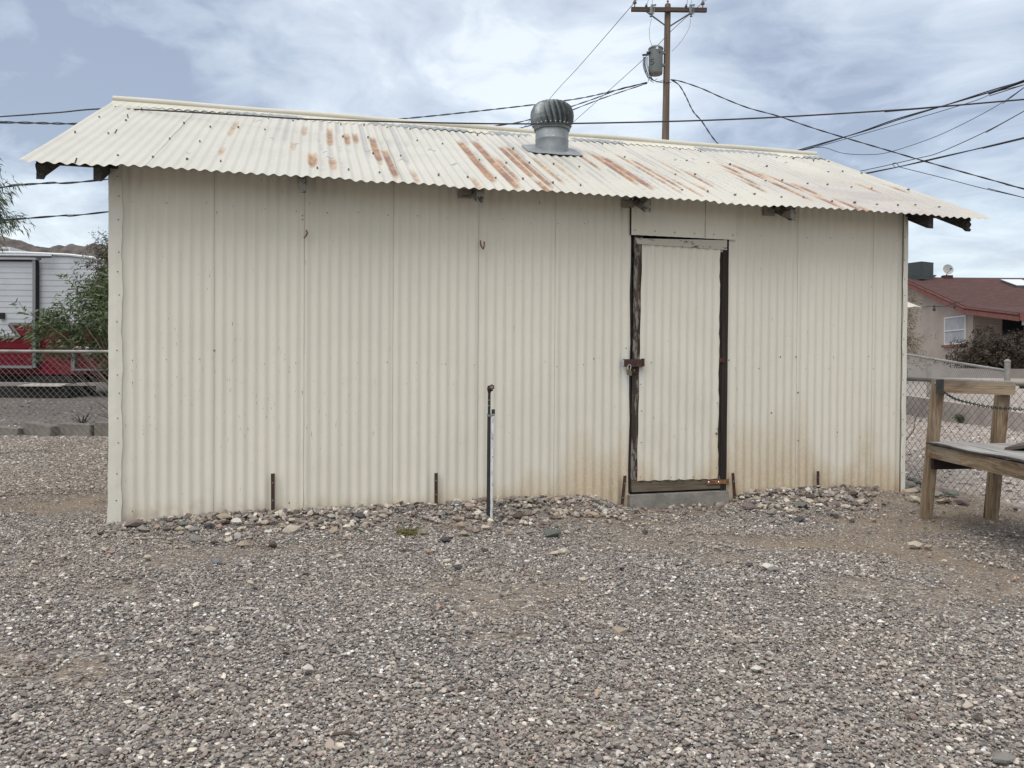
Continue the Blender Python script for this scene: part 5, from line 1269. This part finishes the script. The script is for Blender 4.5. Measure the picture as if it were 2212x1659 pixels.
shrub('green_weed', ghit(2073, 914), [(tuple(ghit(2073, 914)+Vector((0, 0, .10))), (.10, .10, .09))], 60, 7, .05, .012, m_will, m_twig, 'small pale green weed on the gravel below the pinkish low wall', 'weed', seed=2, twigs=8, tw_r=.002, stem=.05)

# house -----------------------------------------------------------------
HXW, gH = 15.75, 1.02
hs_ = empty('stucco_house', (HXW, 28.0, gH), 0, 'single storey stucco house with brick red shingle roof at the right edge', 'house')
def hp(mb): return loc(mb, (HXW, 28.0, gH))
m_stucco = mottled('pinkish_grey_stucco', (.30, .255, .225), (.36, .31, .275), 1.2, .95, 0, .3, 8)
m_shing = mat('maroon_shingle', lambda g, b: (L_(g, g.mix(g.ss(g.noise(g.scale(g.co, (3, 8, 8)), 1.5, 8, .7), .35, .65), (.062, .034, .032), (.105, .056, .050)), b, 'Base Color')), rough=.95, spec=.2)
m_fasc = mottled('red_fascia_paint', (.15, .050, .040), (.20, .070, .055), 3, .6)
rp = [(25.0, 2.93), (28.0, 3.37), (32.7, 4.92), (38.0, 3.1)]
mb = MB(); wallp = [(28.0, gH-.2), (28.0, 3.30), (32.7, 4.84), (37.6, 3.15), (37.6, gH-.2)]
n = len(wallp); mb.add([(HXW, y, z) for y, z in wallp]+[(HXW+.2, y, z) for y, z in wallp], [tuple(range(n-1, -1, -1)), tuple(range(n, 2*n))]+[(i, (i+1) % n, (i+1) % n+n, i+n) for i in range(n)])
mb.box(HXW+.2, 30, 28.0, 28.2, gH-.2, 3.3); build('wall', hp(mb), m_stucco, hs_)
mb = MB()
for (y0, z0), (y1, z1) in zip(rp[:-1], rp[1:]):
    mb.add([(HXW-.26, y0, z0+.06), (30.5, y0, z0+.06), (30.5, y1, z1+.06), (HXW-.26, y1, z1+.06), (HXW-.26, y0, z0-.06), (30.5, y0, z0-.06), (30.5, y1, z1-.06), (HXW-.26, y1, z1-.06)], [(0, 1, 2, 3), (7, 6, 5, 4), (0, 4, 5, 1), (2, 6, 7, 3), (3, 7, 4, 0), (1, 5, 6, 2)])
build('roof', hp(mb), m_shing, hs_)
mb = MB()
for (y0, z0), (y1, z1) in zip(rp[:-1], rp[1:]):
    for dz_, t_, xx in ((-.13, .14, -.30), (.02, .05, -.33)): mb.beam((HXW+xx, y0-(.02 if y0 < 26 else 0), z0+dz_+.0), (HXW+xx, y1, z1+dz_), .03, t_)
mb.box(HXW-.28, 30.5, 24.95, 24.985, 2.75, 2.98); build('fascia', hp(mb), m_fasc, hs_)
mb = MB(); mb.box(HXW-.1, 30, 25.02, 25.16, 2.62, 2.80); build('porch_beam', hp(mb), mat('porch_beam_white', col=(.5, .5, .5), rough=.6), hs_)
for xx in (HXW+.02, HXW+3.2): mb = MB(); mb.box(xx, xx+.22, 25.05, 25.25, .9, 2.62); build('porch_post', hp(mb), m_fasc, hs_)
wy0, wy1, wz0, wz1 = 28.45, 29.75, 2.22, 3.12
mb = MB()
for (a0, a1, b0_, b1_) in ((wy0-.05, wy1+.05, wz0-.05, wz0), (wy0-.05, wy1+.05, wz1, wz1+.05), (wy0-.05, wy0, wz0, wz1), (wy1, wy1+.05, wz0, wz1), (wy0, wy1, (wz0+wz1)/2-.02, (wz0+wz1)/2+.02)): mb.box(HXW-.04, HXW+.02, a0, a1, b0_, b1_)
wf = build('window', hp(mb), mat('window_frame_white', col=(.55, .55, .55), rough=.5), hs_)
mb = MB(); mb.box(HXW-.012, HXW+.02, wy0, wy1, wz0, wz1); build('pane', hp(mb), mottled('blinds_behind_glass', (.30, .32, .35), (.36, .38, .41), 3, .15, spec=.8), wf)
mb = MB(); mb.box(HXW-.10, HXW-.002, wy0-.12, wy1+.12, wz0-.14, wz0-.055); build('sill', hp(mb), m_fasc, wf)
mb = MB(); mb.box(HXW+1.0, HXW+2.6, 27.97, 28.02, 2.1, 3.0); build('window', hp(mb), mat('dark_porch_glass', col=(.02, .025, .03), rough=.1), hs_)
def onroof(px, py):                       # place on the upper roof plane
    lo, hi = 25.0, 34.0
    for _ in range(40):
        m_ = (lo+hi)/2; zc = np.interp(m_, [r_[0] for r_ in rp], [r_[1] for r_ in rp])+.06
        if at(px, py, m_).z > zc: lo = m_
        else: hi = m_
    return at(px, py, lo)
c4 = [onroof(*p) for p in ((2122, 603), (2168, 602.5), (2162+25, 617), (2150, 616))]
mb = MB(); cc = sum(c4, Vector())/4; c4 = [Vector((cc.x-.35, 31.9, 0)), Vector((cc.x+.45, 31.9, 0)), Vector((cc.x+.45, 30.9, 0)), Vector((cc.x-.35, 30.9, 0))]
for v in c4: v.z = float(np.interp(v.y, [28.0, 32.7], [3.37, 4.92]))+.06
vs = [v for v in c4]+[v+Vector((0, 0, .09)) for v in c4]; mb.add(vs, [(4, 5, 6, 7), (0, 1, 5, 4), (1, 2, 6, 5), (2, 3, 7, 6), (3, 0, 4, 7)]); sk = build('skylight', hp(mb), mat('skylight_curb', col=(.07, .06, .06), rough=.6), hs_)
mb = MB(); vs = [v+Vector((0, 0, .092)) for v in c4]+[v+Vector((0, 0, .11)) for v in c4]; mb.add(vs, [(4, 5, 6, 7), (0, 1, 5, 4), (1, 2, 6, 5), (2, 3, 7, 6), (3, 0, 4, 7)]); build('dome', hp(mb), mat('skylight_glass', col=(.70, .74, .78), rough=.2), sk)
# things on the house roof
ac0 = at(1985.5, 598, 32.5); acr = empty('air_conditioner', ac0, math.radians(28), 'dark slatted air conditioner box on the ridge of the red house roof', 'air conditioner')
mb = MB(); mb.box(-.36, .36, -.36, .36, -.15, .52); build('body', mb, mat('ac_dark', col=(.035, .045, .048), rough=.5), acr)
mb = MB()
for sgn in (-1, 1):
    for k in range(13): mb.box(-.29, .29, sgn*.365-.006, sgn*.365+.006, .0+k*.038, .018+k*.038); mb.box(sgn*.365-.006, sgn*.365+.006, -.29, .29, .0+k*.038, .018+k*.038)
mb.box(-.37, .37, -.37, .37, .525, .545); build('louvre', mb, mat('ac_slat', col=(.07, .09, .095), rough=.45), acr)
dq = at(2045, 597, 32.6); dr = empty('satellite_dish', dq, 0, 'round pale satellite dish standing on the red roof ridge', 'satellite dish')
mb = MB(); mb.lathe([(0, 0), (.08, .008), (.15, .03), (.205, .06), (.208, .066), (.15, .04), (.0, .012)], (0, 0, 0), 24); mb.xf(Matrix.Translation((0, -.05, .25)) @ Matrix.Rotation(math.radians(78), 4, 'X')); build('reflector', mb, mottled('dish_grey', (.33, .34, .33), (.42, .43, .42), 6, .5), dr, True)
mb = MB(); mb.tube([(0, .0, -.1), (0, .0, .2), (0, -.06, .26)], .022, 8); build('mast', mb, m_galvd, dr)
mb = MB(); mb.tube([(-.03, -.06, .12), (-.05, -.34, .20), (-.03, -.36, .25)], .012, 6); mb.box(-.06, .0, -.39, -.33, .23, .29); build('feed_arm', mb, m_galvd, dr)
mb = MB(); mb.box(-.16, .19, -.12, .12, -.10, .035); build('base', mb, m_shing, dr)
vq = at(2015.5, 600, 32.6); mb = MB(); mb.lathe([(.07, -.1), (.07, .06), (.12, .06), (.12, .10), (0, .12)], (0, 0, 0), 12); o = build('roof_pipe', mb, m_galvd); o.location = vq; setp(o, 'short grey vent pipe between the air conditioner and the dish', 'vent pipe')
a = at(1988, 663, 26.3); lb = [at(1990, 664, 26.6), at(2010, 662, 26.9), at(2045, 661, 27.3), at(2063, 655, 27.6), at(2085, 650, 27.9)]
ls = empty('string_lights', lb[0], 0, 'wire with hanging bulbs strung across the house gable above the window', 'string lights')
mb = MB(); mb.tube([p-lb[0] for p in smooth(lb, 5)], .010, 4); build('wire', mb, m_dark, ls)
for px, py in ((2018, 668), (2062, 662)):
    c = at(px, py, 27.2); mb = MB(); mb.lathe([(0, -.07), (.045, -.05), (.05, 0), (.03, .05), (.03, .13), (0, .14)], c-lb[0], 8); bl = build('bulb', mb, m_black, ls, True)
# dark bush, dry tree, little tin awning
bb = at(2138, 792, 23.6); bb.z = G1(bb.x, bb.y)
shrub('dark_bush', bb, [((bb.x-.05, 23.6, bb.z+.62), (1.20, .9, .92)), ((bb.x+.75, 23.6, bb.z+.55), (.9, .8, .85)), ((bb.x-.55, 23.4, bb.z+.4), (.7, .7, .55))], 1700, 10, .085, .030, m_dbush, m_bark, 'large rounded dark brown green bush in front of the house', 'bush', seed=21, shell=.55, spread=1.2, stem=.14, twigs=40)
dt = Vector((9.55, 20.0, G1(9.55, 20.0)))
shrub('dry_tree', dt, [((9.4, 20, 2.75), (.75, .6, .70)), ((9.5, 20, 1.75), (.85, .6, .75)), ((9.1, 20, 3.0), (.6, .5, .5))], 420, 9, .085, .020, m_tan, m_twig, 'sparse dry tan leaved tree between the shed and the stucco house', 'tree', seed=31, spread=1.1, stem=.25, twigs=60, tw_r=.006,
      trunk=[((9.55, 20, dt.z-.1), .06), ((9.5, 20, 1.6), .04), ((9.45, 20, 2.0), .03)], crownname='crown')
shrub('low_shrub', (10.1, 21.6, G1(10.1, 21.6)), [((10.1, 21.6, G1(10.1, 21.6)+.16), (.45, .3, .2))], 120, 8, .06, .02, m_dbush, m_bark, 'small dark low shrub in front of the planter wall by the shed edge', 'shrub', seed=33, twigs=14, stem=.1)
an = empty('tin_awning', (5.2, 13.0, G1(5.2, 13.0)), 0, 'cream corrugated awning corner poking out behind the right edge of the shed', 'awning')
zA = at(1990, 663, 13).z; zB_ = at(1957, 647, 13).z
mb = MB()
def awf(i, j): u = i/80; v = j/4; return (4.0+(6.50-4.0)*u, 13.0+1.8*v, zA + .5*v + .008*math.cos(i*.9))
mb.sheet(awf, 81, 5); mb.v = [(x-5.2, y-13.0, z-G1(5.2, 13)) for x, y, z in mb.v]; build('roof', mb, m_roof, an)
for xx in (4.2, 6.1):
    for yy in (13.15, 14.6): mb = MB(); mb.beam((xx-5.2, yy-13, -.1), (xx-5.2, yy-13, zA+(yy-13)*.28-G1(5.2, 13)-.03), .08, .08, (0, 1, 0)); build('post', mb, W_drk[2], an)
mb = MB(); mb.box(-1.15, .98, .10, .14, zA-G1(5.2, 13)-.10, zA-G1(5.2, 13)-.02); build('beam', mb, W_drk[0], an)

# ================================================================== individually placed stones
RC = {'mauve': (.21, .165, .155), 'grey': (.26, .25, .235), 'dark grey': (.095, .095, .10), 'brown': (.11, .085, .07), 'tan': (.40, .33, .255), 'white': (.66, .63, .57), 'cream': (.54, .48, .395), 'grey green': (.17, .185, .165), 'salmon': (.38, .275, .22), 'blue grey': (.20, .215, .225)}
RM = {k: rock_mat('stone_'+k.replace(' ', '_'), v) for k, v in RC.items()}
bm = bmesh.new(); bmesh.ops.create_icosphere(bm, subdivisions=2, radius=1); I2V = np.array([v.co[:] for v in bm.verts]); I2F = np.array([[v.index for v in f.verts] for f in bm.faces]); bm.free()
def rockmesh(rs, flat_, m_):
    v, f = hull(rs, 15, 1, 1, 1); return npmesh('rock', v, f, m_)
def rockmesh_old(rs, flat_, m_):
    v = I2V.copy()
    for _ in range(11):
        n = rs.normal(size=3); n /= np.linalg.norm(n); d = rs.uniform(.52, .86); k = v@n; v = v-np.outer(np.clip(k-d, 0, 9), n)
    v = v*(1+rs.uniform(-.03, .03, (len(v), 1))); return npmesh('rock', v, I2F, m_)
A6 = lambda L_2, ox, oy, s_, : [(((x/s_)+ox)/1.3562, ((y+h/2)/s_+oy)/1.3562, w/s_/1.3562, h/s_/1.3562, c) for x, y, w, h, c in L_2]
rocks = A6([(245,385,130,75,'mauve'),(325,425,100,55,'grey'),(470,320,85,50,'mauve'),(880,300,80,50,'dark grey'),(970,330,120,60,'tan'),(985,365,70,50,'brown'),(1080,370,90,40,'white'),(650,385,80,45,'grey green'),(545,500,55,60,'tan'),
 (745,510,95,45,'grey'),(1020,510,60,50,'cream'),(1375,545,70,60,'brown'),(1525,440,110,35,'cream'),(1570,275,90,45,'mauve'),(1875,430,70,75,'tan'),(1345,450,60,40,'white'),(2090,320,90,60,'dark grey'),(700,410,60,40,'cream'),(910,530,60,45,'brown'),
 (1130,555,80,35,'tan'),(925,690,80,45,'blue grey'),(1915,645,55,40,'cream'),(1865,655,45,40,'cream'),(870,1245,75,50,'cream'),(1025,1400,70,50,'white'),(1660,1560,80,80,'white'),(1195,860,55,45,'cream'),(940,395,50,60,'salmon'),(360,655,60,35,'cream'),
 (60,620,60,30,'salmon'),(10,585,40,50,'cream'),(620,430,70,35,'tan'),(440,405,45,50,'tan'),(555,330,60,45,'cream'),(810,345,70,45,'tan'),(1330,350,70,50,'mauve'),(1225,335,60,35,'tan'),(1840,270,60,40,'grey'),(1120,420,50,40,'cream'),(740,430,70,40,'grey'),(860,400,80,40,'dark grey'),(1800,350,50,40,'grey'),(1990,480,70,40,'cream'),(2130,380,40,30,'cream')], 300, 1400, 2.765)
rocks += A6([(1160,165,110,100,'grey green'),(1100,95,80,55,'mauve'),(880,35,90,60,'brown'),(420,110,60,60,'tan'),(545,155,55,60,'tan'),(615,130,60,50,'cream'),(445,180,70,50,'tan'),(1500,25,70,50,'tan'),(1175,345,65,40,'cream'),(1245,330,70,40,'cream'),
 (150,330,45,45,'salmon'),(395,455,55,55,'dark grey'),(1400,560,60,45,'cream'),(1705,975,120,75,'tan'),(300,415,60,30,'cream'),(605,315,60,50,'brown'),(285,240,80,45,'dark grey'),(800,170,50,60,'tan'),(1190,25,50,60,'tan'),(1110,930,40,45,'cream'),
 (1710,460,60,40,'grey'),(1285,1545,50,50,'cream'),(150,1465,45,45,'cream'),(740,30,40,60,'grey'),(980,170,60,40,'grey'),(910,90,50,40,'cream'),(1270,175,50,35,'cream'),(250,25,60,50,'grey'),(1360,140,50,40,'grey'),(960,255,45,35,'cream')], 1200, 1500, 2.765)
rocks += A6([(485,455,120,90,'mauve'),(610,455,60,70,'cream'),(670,425,80,55,'grey'),(545,430,60,45,'dark grey'),(1085,370,100,50,'brown'),(1100,415,80,50,'cream'),(965,400,55,25,'dark grey'),(1010,460,110,50,'grey green'),(1200,460,75,35,'white'),
 (1235,395,50,75,'tan'),(1265,355,65,45,'grey'),(1525,350,110,45,'brown'),(1365,440,95,60,'mauve'),(1560,430,60,70,'mauve'),(1620,415,80,40,'cream'),(1460,480,80,25,'cream'),(920,510,80,40,'cream'),(910,565,50,40,'white'),(1280,490,60,50,'grey'),
 (1300,535,60,40,'mauve'),(735,605,70,50,'grey'),(795,625,50,55,'grey'),(990,600,90,45,'dark grey'),(1015,640,40,40,'white'),(720,520,80,60,'grey'),(1690,710,50,35,'grey'),(1650,920,30,30,'cream'),(1740,600,50,30,'tan')], 2050, 1350, 3.403)
rocks += A6([(340,1260,95,90,'grey'),(370,1225,60,40,'grey green'),(425,1250,85,55,'grey green'),(415,1310,65,60,'grey'),(395,1395,90,60,'cream'),(350,1350,110,40,'tan'),(620,1320,110,80,'mauve'),(595,1355,90,60,'grey'),(620,1410,70,60,'tan'),(720,1350,110,60,'grey green'),
 (820,1410,110,80,'mauve'),(680,1420,60,40,'brown'),(310,1300,60,40,'blue grey'),(520,1370,80,50,'tan'),(470,1430,60,40,'grey')], 2550, 1000, 3.0155)
rocks += A6([(1700,330,38,32,'cream'),(1515,230,80,25,'cream'),(480,1030,60,40,'white'),(1310,1000,50,40,'cream'),(1850,1275,60,35,'cream'),(945,1555,45,30,'grey green'),(2090,1635,110,40,'grey'),(560,375,70,20,'white'),(590,390,60,20,'grey'),(1310,330,40,30,'grey'),(430,350,50,35,'dark grey'),(1750,385,30,25,'cream'),(1595,235,50,30,'tan')], 2000, 1500, 2.212)
rs = np.random.RandomState(77)
marks = [('the first iron stake', wp(1.05, .05)), ('the second iron stake', wp(2.19, .05)), ('the standpipe', (sb.x, sb.y)), ('the left side of the door sill', wp(3.7, .1)), ('the right side of the door sill', wp(4.5, .1)), ('the last iron stake', wp(5.33, .05)),
         ('the lower left corner of the shed', wp(.05, .05)), ('the lower right corner of the shed', wp(6.1, .05)), ('the bench legs', (3.1, 5.8)), ('the middle of the wall foot', wp(2.95, .1)), ('the wall foot midway to the first stake', wp(.55, .1)),
         ('the front left gravel', (-1.3, 2.9)), ('the front centre gravel', (.3, 2.9)), ('the front right gravel', (1.8, 3.0)), ('the mid yard gravel', (.2, 4.2)), ('the left yard gravel', (-2.3, 4.3)), ('the right yard gravel', (2.2, 4.3))]
info = []
for (px, py, w, h, c) in rocks:
    p = ghit(px, py); k_ = p.y/F; rx = w*k_/2*1.42
    vis = h*k_/2; rz_ = min(max(vis*1.05, rx*.55), rx*.95); ry = rx*rs.uniform(.6, .85)
    d_ = sorted((math.hypot(p.x-m_[1][0], p.y-m_[1][1]), m_[0]) for m_ in marks)
    info.append([p, rx, ry, rz_, c, d_[0][1], d_[0][0]])
lab_n = {}
for it in sorted(info, key=lambda q_: q_[6]):
    p, rx, ry, rz_, c, mk, dd = it
    sz = 'large' if rx > .042 else ('small' if rx < .024 else 'medium'); shp = 'flat' if rz_ < rx*.5 else 'chunky'
    key = (sz, shp, c, mk); lab_n[key] = lab_n.get(key, 0)+1; n_ = lab_n[key]
    lab = '%s %s %s stone %s %s' % (sz, shp, c, {1: 'near', 2: 'off from', 3: 'farther from', 4: 'well away from'}.get(n_, 'farthest from'), mk)
    o = bpy.data.objects.new('rock', rockmesh(rs, 0, RM[c])); C.objects.link(o)
    o.location = (p.x, p.y+ry*.3, p.z + rz_*.55 + .012); o.scale = (rx, ry, rz_); o.rotation_euler = (rs.normal()*.12, rs.normal()*.15, rs.uniform(-.5, .5))
    setp(o, lab, 'stone', 'loose stones lying on the gravel')
# dry weed tuft by the wall foot
wq = ghit(880, 1158); shrub('weed_tuft', wq, [(tuple(wq+Vector((0, 0, .02))), (.10, .06, .03))], 45, 6, .05, .006, leaf_mat('dry_weed', (.10, .10, .03), (.16, .15, .05), (.22, .20, .09)), m_twig, 'small yellowish dry weed tuft among the stones below the second stake', 'weed', seed=9, twigs=6, tw_r=.001, stem=.04)

for (px, py, L2, lab) in [(862, 1196, .10, 'short dark stick lying on the gravel below the second iron stake'), (718, 1600, .08, 'thin pale brown twig lying on the gravel at the front left of the yard')]:
    w0 = ghit(px, py); mb = MB(); mb.tube([(0, 0, .018), (L2*.5, .004, .022), (L2, -.006, .018)], [.005, .005, .003], 5)
    o = build('dead_branch', mb, m_bark); o.location = w0; setp(o, lab, 'stick')
